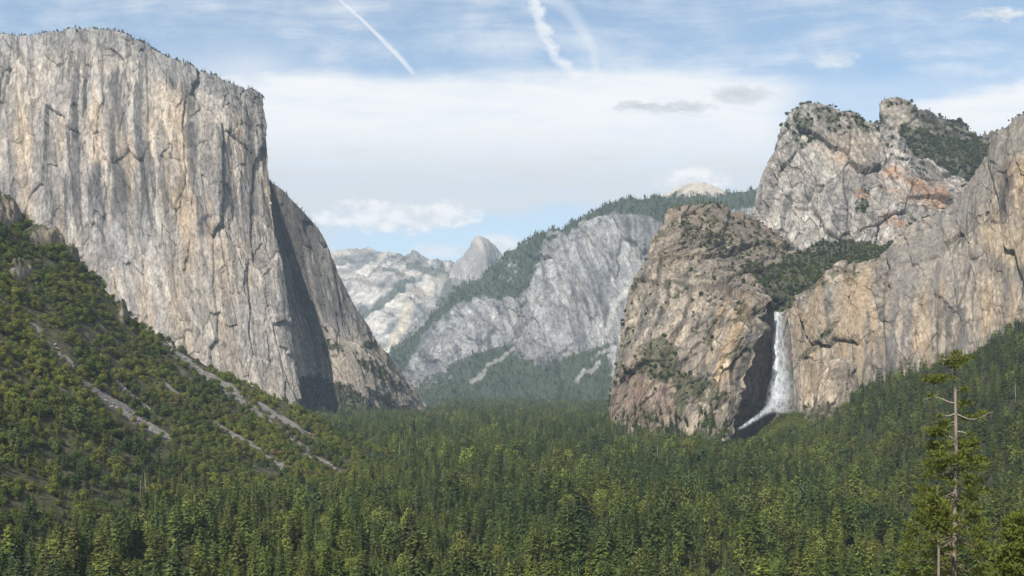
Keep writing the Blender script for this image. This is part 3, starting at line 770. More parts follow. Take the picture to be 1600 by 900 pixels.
hill("talus_hill", left_hill, np.linspace(-190, 700, 420), np.r_[np.linspace(560, 1780, 340), np.linspace(1800, 2200, 12)], tint_left,
     "steep scrubby hillside with grey talus streaks at lower left, below the big wall")
hill("forested_hill", right_hill, np.linspace(895, 1740, 260), np.linspace(500, 2500, 260), tint_right,
     "dark forested slope rising to the right below the tan cliffs")

# ================================================================== PLANTS
def leaf_material(name, cols, drift=True, transl=0.25):
    m, nt, out = new_mat(name)
    oi = N(nt, 'ShaderNodeObjectInfo')
    r = N(nt, 'ShaderNodeValToRGB'); r.color_ramp.interpolation = 'LINEAR'
    el = r.color_ramp.elements
    el[0].position = 0; el[0].color = (*cols[0], 1); el[1].position = 1; el[1].color = (*cols[-1], 1)
    for i, c in enumerate(cols[1:-1], 1):
        e = el.new(i / (len(cols) - 1)); e.color = (*c, 1)
    nt.links.new(oi.outputs['Random'], r.inputs[0])
    at = N(nt, 'ShaderNodeAttribute', attribute_name='tint')
    pn = N(nt, 'ShaderNodeTexNoise'); pn.inputs['Scale'].default_value = 0.011; pn.inputs['Detail'].default_value = 4
    nt.links.new(oi.outputs['Location'], pn.inputs['Vector'])
    c = mixcol(nt, 1.0, r.outputs[0], mixcol(nt, smooth_n(nt, pn.outputs['Fac'], 0.36, 0.64), (0.66, 0.72, 0.85) if drift else (1, 1, 1), (1.30, 1.22, 0.95) if drift else (1, 1, 1)), 'MULTIPLY')  # tree tone drifts by place, with sunlit patches put into the leaf colour
    c = mixcol(nt, 1.0, c, at.outputs['Color'], 'MULTIPLY')
    d = N(nt, 'ShaderNodeBsdfDiffuse'); t = N(nt, 'ShaderNodeBsdfTranslucent')
    nt.links.new(c, d.inputs[0]); nt.links.new(c, t.inputs[0])
    mx = N(nt, 'ShaderNodeMixShader'); mx.inputs[0].default_value = transl
    nt.links.new(d.outputs[0], mx.inputs[1]); nt.links.new(t.outputs[0], mx.inputs[2])
    nt.links.new(mx.outputs[0], out.inputs[0])
    return m
def bark_material(name, a, b, scale=2.0):
    m, nt, out = new_mat(name)
    bs = N(nt, 'ShaderNodeBsdfPrincipled'); bs.inputs['Roughness'].default_value = 0.9
    tc = N(nt, 'ShaderNodeNewGeometry'); mp = N(nt, 'ShaderNodeMapping'); mp.inputs['Scale'].default_value = (3, 3, 0.5)
    nt.links.new(tc.outputs['Position'], mp.inputs[0])
    n = N(nt, 'ShaderNodeTexNoise'); n.inputs['Scale'].default_value = scale; n.inputs['Detail'].default_value = 6
    nt.links.new(mp.outputs[0], n.inputs['Vector'])
    c = mixcol(nt, smooth_n(nt, n.outputs['Fac'], 0.35, 0.65), a, b)
    nt.links.new(c, bs.inputs['Base Color']); nt.links.new(bs.outputs[0], out.inputs[0])
    bp = N(nt, 'ShaderNodeBump'); bp.inputs['Distance'].default_value = 0.05
    nt.links.new(n.outputs['Fac'], bp.inputs['Height']); nt.links.new(bp.outputs[0], bs.inputs['Normal'])
    return m
CON = leaf_material("conifer_needles", [(0.092,0.127,0.043),(0.131,0.179,0.051),(0.103,0.138,0.055),(0.176,0.220,0.060),(0.114,0.167,0.065),(0.188,0.194,0.065),(0.092,0.116,0.048),(0.213,0.255,0.071),(0.144,0.195,0.055)], transl=0.25)
OAK = leaf_material("oak_leaves", [(0.126,0.161,0.039),(0.154,0.185,0.045),(0.098,0.137,0.041),(0.187,0.189,0.051),(0.121,0.163,0.054),(0.163,0.142,0.057)], transl=0.25)
BOULDER = bark_material("boulder_granite", (0.15,0.135,0.12), (0.30,0.275,0.25), 0.25)
LEDGE = leaf_material("ledge_shrub_leaves", [(0.066,0.086,0.030),(0.083,0.099,0.032),(0.055,0.075,0.030),(0.099,0.105,0.036)], transl=0.2)
BARK = bark_material("tree_bark", (0.10,0.075,0.055), (0.20,0.15,0.11))

class LeafBuf:
    def __init__(self): self.v = []; self.t = []
    def kite(self, a, d, side, l, w, shade, lift=0.0):
        """leaf spray from a along d, with half width w along side"""
        m = a + d * l * 0.45 + np.array([0, 0, lift])
        self.v += [a, m + side * w, a + d * l, m - side * w]; self.t += [shade] * 4
    def build(self, name, mat, parent=None, soft=None):
        v = np.array(self.v); q = np.arange(len(v)).reshape(-1, 4)
        if soft:
            cen = v.reshape(-1, 4, 3).mean(1); n = cen - np.array([0, 0, soft[0]]); n[:, 2] *= soft[1]
            n[:, :2] /= 0.35 if soft[1] < 0.5 else 1.0
            n /= np.linalg.norm(n, axis=1, keepdims=True) + 1e-9
            n += np.array([0, 0, soft[2]]) + np.random.default_rng(3).normal(0, soft[3], n.shape)
            n /= np.linalg.norm(n, axis=1, keepdims=True) + 1e-9
            a = v.reshape(-1, 4, 3); g = np.cross(a[:, 1] - a[:, 0], a[:, 2] - a[:, 0])
            fl = (g * n).sum(1) < 0; q[fl] = q[fl][:, ::-1]
        t = np.repeat(np.array(self.t)[:, None], 3, 1) if np.ndim(self.t[0]) == 0 else np.array(self.t)
        o = mesh_from(name, v, q, mat, t, smooth=bool(soft), parent=parent)
        if soft: o.data.normals_split_custom_set_from_vertices(np.repeat(n, 4, 0).tolist())
        return o

def cone_crown(r, L, n, sub, R, z0, top_round, seed_droop, wd=1.0):
    B = LeafBuf()
    for k in range(L):
        z = z0 + (1 - z0) * ((k + r.uniform(0, 0.6)) / L) ** 0.92
        f = (1 - z) / (1 - z0)
        rad = R * (f ** top_round) * (0.35 + 0.65 * min(1, (1 - f) * 5 + 0.45)) + 0.006
        nn = max(3, int(n * (0.5 + 0.5 * f)))
        ph = r.uniform(0, 7)
        for j in range(nn):
            if r.random() < 0.10: continue
            a = ph + j * 2 * math.pi / nn + r.uniform(-0.4, 0.4)
            l = rad * r.uniform(0.65, 1.18)
            dz = -seed_droop * r.uniform(0.3, 1.3) + 0.5 * (1 - f) * r.uniform(0, 1)
            d = np.array([math.cos(a), math.sin(a), dz]); d /= np.linalg.norm(d)
            s = np.array([-math.sin(a), math.cos(a), r.uniform(-0.8, 0.8)]); s /= np.linalg.norm(s)
            b = np.array([0, 0, z]) + d * l * 0.04
            sh = r.uniform(0.7, 1.25)
            B.kite(b, d, s, l, l * 0.30 * wd, sh, l * 0.05)
            up = np.array([0, 0, 1.0]); up = up - d * up.dot(d); up /= np.linalg.norm(up)
            up = up * 0.8 + s * r.uniform(-0.5, 0.5)
            B.kite(b, d, up, l * r.uniform(0.8, 1.05), (l * 0.22 + 0.008) * wd, sh)
            for q in range(sub):
                a2 = a + r.uniform(-0.7, 0.7); t0 = r.uniform(0.2, 0.7)
                d2 = np.array([math.cos(a2), math.sin(a2), dz + r.uniform(-0.4, 0.3)]); d2 /= np.linalg.norm(d2)
                s2 = np.array([-math.sin(a2) * 0.6, math.cos(a2) * 0.6, r.uniform(-1, 1)]); s2 /= np.linalg.norm(s2)
                B.kite(b + d * l * t0, d2, s2, l * r.uniform(0.3, 0.5), l * 0.13 * wd, sh * r.uniform(0.8, 1.2))
    # leader
    for j in range(3):
        a = j * 2.1
        B.kite(np.array([0, 0, 0.93]), np.array([0, 0, 1.0]), np.array([math.cos(a), math.sin(a), 0]), 0.075, 0.012, 1.0)
    return B

def round_crown(r, n, size, lumps, z0=0.15, rx=0.5):
    """broadleaf or shrub crown: leaf clumps on several uneven lumps"""
    B = LeafBuf()
    Ls = []
    for i in range(lumps):
        a = r.uniform(0, 7); d = r.uniform(0, 0.55) * rx
        Ls.append((np.array([d * math.cos(a), d * math.sin(a), r.uniform(z0 + 0.2, 0.78)]), r.uniform(0.16, 0.30), r.uniform(0.8, 1.2)))
    for i in range(n):
        c, s, sh = Ls[i % lumps]
        u = np.array([r.gauss(0, 1), r.gauss(0, 1), r.gauss(0.3, 0.9)]); u /= np.linalg.norm(u)
        p = c + u * s * r.uniform(0.7, 1.08) * np.array([rx / 0.5, rx / 0.5, 0.85])
        d = u + np.array([r.gauss(0, 0.7), r.gauss(0, 0.7), r.gauss(0, 0.7)]); d /= np.linalg.norm(d)
        sd = np.cross(d, np.array([r.gauss(0, 1), r.gauss(0, 1), r.gauss(0, 1)])); sd /= np.linalg.norm(sd) + 1e-9
        l = size * r.uniform(0.6, 1.3)
        B.kite(p - d * l * 0.5, d, sd, l, l * 0.5, sh * r.uniform(0.75, 1.25))
    return B

def trunk_mesh(name, r0, r1, h, mat, parent=None, seg=7, rings=6, lean=0.0, seed=1):
    r = random.Random(seed); v = []; 
    for i in range(rings + 1):
        t = i / rings; rr = r0 + (r1 - r0) * t ** 0.8
        if i == 0: rr *= 1.25
        ox, oy = lean * t * t + r.uniform(-.1, .1) * r0, r.uniform(-.1, .1) * r0
        for j in range(seg):
            a = 2 * math.pi * j / seg
            v.append((ox + rr * math.cos(a), oy + rr * math.sin(a), t * h))
    q = []
    for i in range(rings):
        for j in range(seg):
            q.append((i * seg + j, i * seg + (j + 1) % seg, (i + 1) * seg + (j + 1) % seg, (i + 1) * seg + j))
    return mesh_from(name, v, q, mat, None, True, parent)

# prototypes for the distant masses live in collections that are instanced by the stuff objects
def proto_collection(name, objs):
    c = bpy.data.collections.new(name)
    for o in objs:
        COL.objects.unlink(o); c.objects.link(o)
    return c
far_con = []
for i in range(14):
    r = random.Random(40 + i)
    if i < 9: B = cone_crown(r, 26, 9, 1, r.uniform(0.11, 0.20), 0.08, r.choice([0.55, 0.75, 0.95]), r.uniform(0.25, 0.6), 0.62)
    elif i < 12: B = cone_crown(r, 22, 8, 3, r.uniform(0.14, 0.20), r.uniform(0.25, 0.4), r.choice([0.35, 0.45]), r.uniform(0.0, 0.3), 0.6)   # blunt pines
    else: B = cone_crown(r, 12, 5, 1, r.uniform(0.10, 0.15), 0.15, 0.6, 0.5, 0.6)      # thin old trees
    if 9 <= i < 12: B.v = [q * np.array([1, 1, 1]) for q in B.v]
    far_con.append(B.build("far_conifer_%02d" % i, CON, soft=(0.45, 0.25, 0.55, 0.28)))
far_oak = []
for i in range(6):
    r = random.Random(80 + i)
    far_oak.append(round_crown(r, 1000, 0.07, 13, 0.0, r.uniform(0.5, 0.7)).build("far_oak_%d" % i, OAK, soft=(0.35, 1.0, 0.3, 0.25)))
SNAG = bark_material("snag_wood", (0.30,0.27,0.24), (0.48,0.45,0.42), 2.0)
far_con.append(trunk_mesh("far_conifer_14", 0.012, 0.003, 0.9, SNAG, seed=3))
far_con.append(round_crown(random.Random(77), 1500, 0.045, 16, 0.05, 0.30).build("far_conifer_15", CON, soft=(0.35, 0.6, 0.45, 0.25)))
far_con.append(round_crown(random.Random(78), 1500, 0.045, 16, 0.15, 0.25).build("far_conifer_16", CON, soft=(0.35, 0.6, 0.45, 0.25)))
PC = proto_collection("conifer_kinds", far_con)
PO = proto_collection("oak_kinds", far_oak)
PL = proto_collection("ledge_kinds", [round_crown(random.Random(120 + i), 300, 0.14, 9, 0.0, 0.6).build("ledge_shrub_%d" % i, LEDGE, soft=(0.35, 1.0, 0.3, 0.25)) for i in range(5)])

def instancer(name, coll, nkinds, pos, h, mat):
    n = len(pos)
    me = bpy.data.meshes.new(name)
    me.vertices.add(n); me.vertices.foreach_set('co', np.asarray(pos, np.float32).ravel())
    a = me.attributes.new('size', 'FLOAT_VECTOR', 'POINT')
    w = np.asarray(h)[:, None] * np.stack([rng.uniform(0.8, 1.25, n)] * 2 + [np.ones(n)], 1)
    a.data.foreach_set('vector', w.astype(np.float32).ravel())
    a = me.attributes.new('turn', 'FLOAT_VECTOR', 'POINT')
    t = np.zeros((n, 3), np.float32); t[:, 2] = rng.uniform(0, 6.28, n); t[:, 0] = rng.normal(0, 0.03, n)
    a.data.foreach_set('vector', t.ravel())
    a = me.attributes.new('pick', 'INT', 'POINT'); a.data.foreach_set('value', (rng.integers(0, nkinds, n) if isinstance(nkinds, int) else rng.choice(len(nkinds), n, p=np.array(nkinds) / sum(nkinds))).astype(np.int32))
    me.materials.append(mat)
    o = bpy.data.objects.new(name, me); COL.objects.link(o)
    ng = bpy.data.node_groups.new(name, 'GeometryNodeTree')
    ng.interface.new_socket('Geometry', in_out='INPUT', socket_type='NodeSocketGeometry')
    ng.interface.new_socket('Geometry', in_out='OUTPUT', socket_type='NodeSocketGeometry')
    gi = ng.nodes.new('NodeGroupInput'); go = ng.nodes.new('NodeGroupOutput')
    ci = ng.nodes.new('GeometryNodeCollectionInfo'); ci.inputs['Collection'].default_value = coll
    ci.inputs['Separate Children'].default_value = True; ci.inputs['Reset Children'].default_value = True
    ip = ng.nodes.new('GeometryNodeInstanceOnPoints'); ip.inputs['Pick Instance'].default_value = True
    def na(nm, typ):
        q = ng.nodes.new('GeometryNodeInputNamedAttribute'); q.data_type = typ; q.inputs['Name'].default_value = nm
        return q.outputs['Attribute']
    ng.links.new(gi.outputs[0], ip.inputs['Points']); ng.links.new(ci.outputs[0], ip.inputs['Instance'])
    ng.links.new(na('pick', 'INT'), ip.inputs['Instance Index'])
    ng.links.new(na('turn', 'FLOAT_VECTOR'), ip.inputs['Rotation'])
    ng.links.new(na('size', 'FLOAT_VECTOR'), ip.inputs['Scale'])
    ng.links.new(ip.outputs[0], go.inputs[0])
    md = o.modifiers.new('plants', 'NODES'); md.node_group = ng
    return o

# ---- valley and slope plants on the ground
def jitter_field(y0, y1, s0, s1, margin=90):
    out = []; y = y0
    while y < y1:
        s = s0 + (s1 - s0) * (y - y0) / (y1 - y0)
        xs = np.arange(-0.49 * y - margin, 0.49 * y + margin, s)
        out.append(np.stack([xs + rng.uniform(-.5, .5, len(xs)) * s, y + rng.uniform(-.5, .5, len(xs)) * s], 1)); y += s
    return np.concatenate(out)
pts = jitter_field(420, 5600, 10.6, 16.0)
x, Y = pts[:, 0], pts[:, 1]
px = 800 + F * x / Y
zl, zr_, zv = left_hill(px, Y), right_hill(px, Y), view_hill(x, Y)
z = np.maximum.reduce([zl, zr_, np.full(len(x), FLOOR), zv])
py = HOR - z / Y * F
dens = fbm(x / 90, Y / 90, 0.7, 3, 400)
h = 29 + 38 * fbm(x / 110, Y / 110, 0.1, 3, 401) + rng.normal(0, 9, len(x))
h = np.clip(h, 11, 50)
onleft = (zl > FLOOR + 3) & (zl >= zr_)
onright = (zr_ > FLOOR + 3) & (zr_ > zl)
bnd = T(px, [(-200,560),(0,645),(150,680),(300,735),(430,785),(560,805),(640,805),(700,800)])   # scrub above, conifers below
scrub_zone = onleft & (py < bnd + 25 * dens + 12 * rng.normal(0, 1, len(x)))
gap = ((dens < -0.30) & ~onleft) | (rng.random(len(x)) < 0.05)
behindL = onleft & (Y > T(px, [(-200,1430),(0,1500),(640,1720),(800,1760)]) + 25)
keep = ~gap & ~behindL
# keep the foot of the waterfall open, and nothing inside the cliffs
keep &= ~((px > 1135) & (px < 1170) & (Y > 2000))
h = np.where((px > 1125) & (px < 1275) & (Y > 1850), h * 0.42, h)
keep &= ~((px > 940) & (Y > T(px, [(900,2450),(1000,2200),(1100,2090),(1150,2080),(1240,2150),(1300,2060),(1400,2010),(1500,1960),(1600,1910),(1700,1860)])) & (Y < 5000) & (px > 955))
keep &= ~((px < 690) & (Y > T(px, [(0,3100),(470,3250),(520,3500),(600,3700),(690,4000)])))
keep &= (HOR - (z + h) / Y * F) < 925
con_m = keep & ~scrub_zone
# shorter stands on the right slope near the cliffs
h = np.where(onright, h * 0.85, h); h = np.where(onleft, h * 0.72, h); h = np.where((px > 400) & (px < 690) & (Y > 1050) & (Y < 1750), h * 0.72, h); h = h * (1 - 0.14 * (1 - S(900, 1300, Y)))
broad = con_m & (rng.random(len(x)) < np.where(dens > 0.16, 0.22, 0.07) + 0.18 * (onleft))
con_m &= ~broad
con = np.stack([x, Y, z - 0.5], 1)[con_m]; conh = h[con_m]
bro = np.stack([x, Y, z - 0.5], 1)[broad]; broh = (h[broad] * 0.55)
# scrub on the left hillside, denser
pp = jitter_field(600, 1740, 7.6, 8.0, 40)
pp = pp[pp[:, 0] < 0.05 * pp[:, 1]]
sx, sY = pp[:, 0], pp[:, 1]; spx = 800 + F * sx / sY; sz = left_hill(spx, sY); spy = HOR - sz / sY * F
sn = fbm(sx / 40, sY / 40, 0.3, 3, 410)
sb = T(spx, [(-200,575),(0,640),(150,670),(300,730),(430,790),(560,810),(700,810)])
ok = (sz > FLOOR + 2) & ((spy < sb) | ((spy < sb + 190) & (rng.random(len(spx)) < 0.45))) & (sY < T(spx, [(-200,1430),(0,1500),(640,1720),(800,1760)]) + 6)
st = stripes(spx, spy)
oc = np.zeros(len(spx))
for a in OUTCROP: oc = np.maximum(oc, blob(spx, spy, *a))
ok &= (st < 0.30 + 0.55 * rng.random(len(st)) ** 2 + 0.5 * (sn > 0.12)) & (oc < 0.35 + 0.6 * rng.random(len(st))) & (sn > -0.24)
scr = np.stack([sx, sY, sz - 0.6], 1)[ok]; scrh = np.clip(8.5 + 10 * sn[ok] + rng.normal(0, 2.0, ok.sum()), 4, 15)

# ---- the nearest ones become trees of their own
def on_screen(p, h):
    px = 800 + F * p[:, 0] / p[:, 1]; top = HOR - (p[:, 2] + h) / p[:, 1] * F
    return (px > -15) & (px < 1615) & (top < 893)
def split_near(p, h, n):
    size = np.where(on_screen(p, h), h / p[:, 1], 0)
    i = np.argsort(-size); near = np.zeros(len(p), bool); near[i[:n]] = True
    return near
q = jitter_field(1850, 2320, 6.5, 7.0, 0); qpx = 800 + F * q[:, 0] / q[:, 1]
q = q[(qpx > 1168) & (qpx < 1335)]; qpx = 800 + F * q[:, 0] / q[:, 1]; qz = right_hill(qpx, q[:, 1])
foot = np.stack([q[:, 0], q[:, 1], qz - 0.6], 1)[qz > FLOOR + 5]; footh = rng.uniform(5, 11, len(foot))
nc = split_near(con, conh, 270); nb = split_near(bro, broh, 110); ns = split_near(scr, scrh, 170)

def tree_proto(kind, i, mat, trunk_h):
    e = bpy.data.objects.new(kind, None); COL.objects.link(e); e.empty_display_size = 0.1
    r = random.Random(500 + i * 7)
    if kind == 'conifer_tree':
        R = [0.17, 0.21, 0.19, 0.24][i % 4]
        if i >= 4: B = cone_crown(r, 34, 9, 5, 0.18 + 0.03 * (i - 4), 0.30, 0.42, 0.15, 0.6)
        else: B = cone_crown(r, 48, 11, 4, R, 0.10, [0.6, 0.8, 0.7, 0.55][i % 4], r.uniform(0.25, 0.6), 0.5)
    elif kind == 'broadleaf_tree':
        B = round_crown(r, 3600, 0.042, 18, 0.1, 0.5)
    else:
        B = round_crown(r, 1300, 0.08, 12, 0.0, 0.62)
    B.build("crown", mat, e, soft=(0.45, 0.25, 0.55, 0.28) if kind == "conifer_tree" else (0.35, 1.0, 0.3, 0.25))
    trunk_mesh("trunk" if kind != 'shrub' else "stem", 0.014 if kind == 'conifer_tree' else 0.03, 0.004 if kind == 'conifer_tree' else 0.015, trunk_h, BARK, e, seed=i)
    return e
def copy_tree(o, loc, h, label, cat, group, first):
    if first: c = o
    else:
        c = o.copy(); COL.objects.link(c)
        for ch in list(o.children):
            d = ch.copy(); COL.objects.link(d); d.parent = c
    c.location = loc; w = h * random.uniform(0.85, 1.2)
    c.scale = (w, w, h); c.rotation_euler = (0, 0, random.uniform(0, 6.28))
    tag(c, label, cat, group)
    return c
def plant_all(kind, mat, trunk_h, pos, hs, nk, labf, cat, group):
    pr = [tree_proto(kind, i, mat, trunk_h) for i in range(nk)]
    used = set(); order = np.argsort(pos[:, 1])
    for j in order:
        k = random.randrange(nk)
        copy_tree(pr[k], pos[j], hs[j], labf(pos[j], hs[j]), cat, group, k not in used); used.add(k)
def lab_con(p, h):
    px = 800 + F * p[0] / p[1]
    side = "on the lower left hillside" if px < 430 else ("below the tan cliffs at lower right" if px > 1150 else "along the bottom of the valley forest")
    size = "tall" if h > 36 else ("young" if h < 22 else "medium")
    return f"{size} green conifer, one of the nearest, standing {side}"
def lab_bro(p, h):
    px = 800 + F * p[0] / p[1]
    side = "at lower left" if px < 430 else ("at lower right" if px > 1150 else "near the bottom centre")
    return f"rounded olive green broadleaf tree among conifers {side}"
def lab_scr(p, h):
    px = 800 + F * p[0] / p[1]
    return f"{'large' if h > 8 else 'low'} olive oak shrub on the {'upper' if p[2] > 60 else 'lower'} scrubby hillside with talus streaks"
plant_all('conifer_tree', CON, 0.5, con[nc], conh[nc], 6, lab_con, "tree", "nearest conifers of the valley forest")
plant_all('broadleaf_tree', OAK, 0.45, bro[nb], broh[nb], 3, lab_bro, "tree", "broadleaf trees among the conifers")
plant_all('shrub', OAK, 0.3, scr[ns], scrh[ns], 3, lab_scr, "shrub", "oak shrubs on the talus hillside")

P_ = np.concatenate([con[~nc]] + [a for a, b in SC['conifer']]); H_ = np.concatenate([conh[~nc]] + [b for a, b in SC['conifer']])
fo = instancer("forest", PC, [0.06] * 9 + [0.075] * 3 + [0.04, 0.04, 0.004, 0.04, 0.04], P_, H_, CON)
tag(fo, "dense dark green conifer forest filling the valley and the slopes", "forest", kind='stuff')
P_ = np.concatenate([bro[~nb], scr[~ns], foot]); H_ = np.concatenate([broh[~nb], scrh[~ns], footh])
sb_ = instancer("scrub_vegetation", PO, 6, P_, H_, OAK)
tag(sb_, "olive green scrub and oaks clothing the talus slope and forest edges", "scrub", kind='stuff')
P_ = np.concatenate([a for a, b in SC['shrub']]); H_ = np.concatenate([b for a, b in SC['shrub']])
ls = instancer("ledge_vegetation", PL, 5, P_, H_, LEDGE)
tag(ls, "dark green bushes dotting the ledges of the granite cliffs", "scrub", kind='stuff')
bq = jitter_field(620, 1740, 3.6, 4.2, 20); bq = bq[bq[:, 0] < 0.02 * bq[:, 1]]
bpx = 800 + F * bq[:, 0] / bq[:, 1]; bz = left_hill(bpx, bq[:, 1]); brow = HOR - bz / bq[:, 1] * F
keepb = (bz > FLOOR + 3) & (stripes(bpx, brow) > 0.15 + 0.5 * rng.random(len(bq))) & (rng.random(len(bq)) < 0.6)
bv_ = []
for i in range(5):
    r = np.random.default_rng(60 + i); bm = bmesh.new(); bmesh.ops.create_icosphere(bm, subdivisions=2, radius=0.5)
    for v in bm.verts:
        c_ = np.array(v.co); v.co = Vector(c_ * (0.8 + 0.9 * float(fbm(np.array([c_[0] * 2.2 + i * 7]), np.array([c_[1] * 2.2]), np.array([c_[2] * 2.2]), 3, 71)[0])) * np.array([1.2, 0.9, 0.75]))
    me = bpy.data.meshes.new("boulder_%d" % i); bm.to_mesh(me); bm.free(); me.materials.append(BOULDER)
    o = bpy.data.objects.new("boulder_%d" % i, me); COL.objects.link(o); bv_.append(o)
PB = proto_collection("boulder_kinds", bv_)
bo = instancer("talus_rubble", PB, 5, np.stack([bq[:, 0], bq[:, 1], bz + 0.2], 1)[keepb], rng.uniform(1.0, 2.0, keepb.sum()) + 3.2 * rng.random(keepb.sum()) ** 5, BOULDER)
tag(bo, "grey boulders and broken rock lying in the talus streaks of the hillside", "rubble", kind='stuff')
print("plants", len(con), len(bro), len(scr), len(P_))

# ================================================================== WATERFALL
def water_material():
    m, nt, out = new_mat("falling_water")
    geo = N(nt, 'ShaderNodeNewGeometry'); mp = N(nt, 'ShaderNodeMapping'); mp.inputs['Scale'].default_value = (1, 1, 0.10)
    nt.links.new(geo.outputs['Position'], mp.inputs[0])
    n = N(nt, 'ShaderNodeTexNoise'); n.inputs['Scale'].default_value = 0.20; n.inputs['Detail'].default_value = 5; n.inputs['Roughness'].default_value = 0.55
    nt.links.new(mp.outputs[0], n.inputs['Vector'])
    at = N(nt, 'ShaderNodeAttribute', attribute_name='tint')
    a = math_n(nt, 'MULTIPLY', smooth_n(nt, n.outputs['Fac'], 0.28, 0.70), at.outputs['Fac'], clamp=True)
    d = N(nt, 'ShaderNodeBsdfDiffuse'); d.inputs[0].default_value = (0.60, 0.63, 0.65, 1)
    t = N(nt, 'ShaderNodeBsdfTransparent')
    mx = N(nt, 'ShaderNodeMixShader'); nt.links.new(a, mx.inputs[0])
    nt.links.new(t.outputs[0], mx.inputs[1]); nt.links.new(d.outputs[0], mx.inputs[2]); nt.links.new(mx.outputs[0], out.inputs[0])
    return m
WATER = water_material()
wf = bpy.data.objects.new("waterfall", None); COL.objects.link(wf)
wf.location = tuple(wpos(1225, 640, 2200))
tag(wf, "white waterfall plunging down the dark alcove in the tan cliffs", "waterfall")
def ribbon(name, path, bulge, nu=28, nv=160, amt=1.05, fade=0.5):
    """path rows: (left, right, row, distance): a rounded curtain of water"""
    p = np.asarray(path, float); t = np.linspace(0, 1, nv); k = np.linspace(0, 1, len(p))
    L, R, rw, D = (np.interp(t, k, p[:, i]) for i in range(4))
    u = np.linspace(0, 1, nu)
    px = L[:, None] + (R - L)[:, None] * u + 1.2 * fbm(u[None] * 4, t[:, None] * 9, 0.4, 3, 500)
    py = np.repeat(rw[:, None], nu, 1)
    Yw = D[:, None] - bulge * np.sin(math.pi * u)[None] + 3 * fbm(u[None] * 8 + 0 * t[:, None], t[:, None] * 14, 0.2, 3, 501)
    W = wpos(px, py, Yw)
    W -= np.array(wf.location)
    edge = np.sin(math.pi * np.clip(u, 0, 1) ** 0.8) ** 1.4
    A = (edge[None] * (0.55 + 0.5 * t[:, None])) if True else 0
    A = np.clip(A * amt * (1 - fade * S(0.55, 1.0, t))[:, None] * (1.25 - 0.7 * S(0.35, 0.9, u))[None], 0, 1)
    A = A * S(1.0, 0.86, t)[:, None] * (S(0.0, 0.3, t)[:, None] if name == 'spray' else 1)
    # a back sheet gives the curtain its thickness
    Wb = W.copy(); Wb[..., 1] += 2 * bulge * np.sin(math.pi * u)[None] + 1.0
    V = np.concatenate([W.reshape(-1, 3), Wb.reshape(-1, 3)]); q = grid_quads(nv, nu)
    TT = np.concatenate([A.reshape(-1), A.reshape(-1)])
    return mesh_from(name, V, np.concatenate([q, q + nv * nu]), WATER, np.repeat(TT[:, None], 3, 1), True, wf)
ribbon("plunge", [(1209,1222,488,2290),(1207,1223,503,2268),(1206,1223,540,2252),(1205,1224,575,2232),(1204,1227,605,2212),(1203,1231,636,2190)], 5, amt=0.9, fade=0.55)
ribbon("veil", [(1210,1231,487,2292),(1208,1236,503,2272),(1208,1240,540,2257),(1208,1243,575,2238),(1208,1246,605,2218),(1204,1249,636,2196)], 7, amt=0.36, fade=0.15)
ribbon("cascade", [(1206,1240,616,2192),(1196,1224,634,2150),(1181,1202,648,2105),(1165,1181,660,2075),(1147,1160,673,2050)], 3, 24, 90, 0.48, 0.3)
ribbon("spray", [(1206,1240,560,2225),(1200,1250,600,2200),(1194,1254,630,2180),(1190,1252,648,2165)], 12, 24, 90, 0.30, -0.2)

# ================================================================== FOREGROUND PINES
PINE = leaf_material("pine_needles", [(0.156,0.181,0.041),(0.169,0.188,0.043)], drift=False, transl=0.4)
BARKP = bark_material("pine_bark", (0.10,0.078,0.062), (0.24,0.185,0.145), 1.2)
DEAD = bark_material("dead_wood", (0.20,0.17,0.14), (0.34,0.30,0.25), 2.0)
def tube(name, pts, r0, r1, mat, parent, seg=6):
    pts = np.asarray(pts, float); v = []; n = len(pts)
    tn = np.gradient(pts, axis=0); tn /= np.linalg.norm(tn, axis=1, keepdims=True) + 1e-9
    for i in range(n):
        ref = np.array([0, 0, 1.0]) if abs(tn[i, 2]) < 0.9 else np.array([1.0, 0, 0])
        a = np.cross(tn[i], ref); a /= np.linalg.norm(a); b = np.cross(tn[i], a)
        r = r0 + (r1 - r0) * i / (n - 1)
        for j in range(seg):
            th = 2 * math.pi * j / seg; v.append(pts[i] + r * (math.cos(th) * a + math.sin(th) * b))
    q = [(i * seg + j, i * seg + (j + 1) % seg, (i + 1) * seg + (j + 1) % seg, (i + 1) * seg + j) for i in range(n - 1) for j in range(seg)]
    return mesh_from(name, np.array(v), q, mat, None, True, parent)
def tuft(B, c, rx, rz, n, r, l=0.55):
    for i in range(n):
        u = np.array([r.gauss(0, 1), r.gauss(0, 1), r.gauss(0, 1)]); u /= np.linalg.norm(u)
        p = c + u * np.array([rx, rx, rz]) * r.uniform(0.2, 1.0)
        d = u * 0.6 + np.array([r.gauss(0, 0.5), r.gauss(0, 0.5), abs(r.gauss(0.3, 0.5))]); d /= np.linalg.norm(d)
        s = np.cross(d, np.array([r.gauss(0, 1), r.gauss(0, 1), r.gauss(0, 1)])); s /= np.linalg.norm(s) + 1e-9
        ll = l * r.uniform(0.6, 1.3)
        B.kite(p, d, s, ll, ll * 0.16, r.uniform(0.55, 1.35))

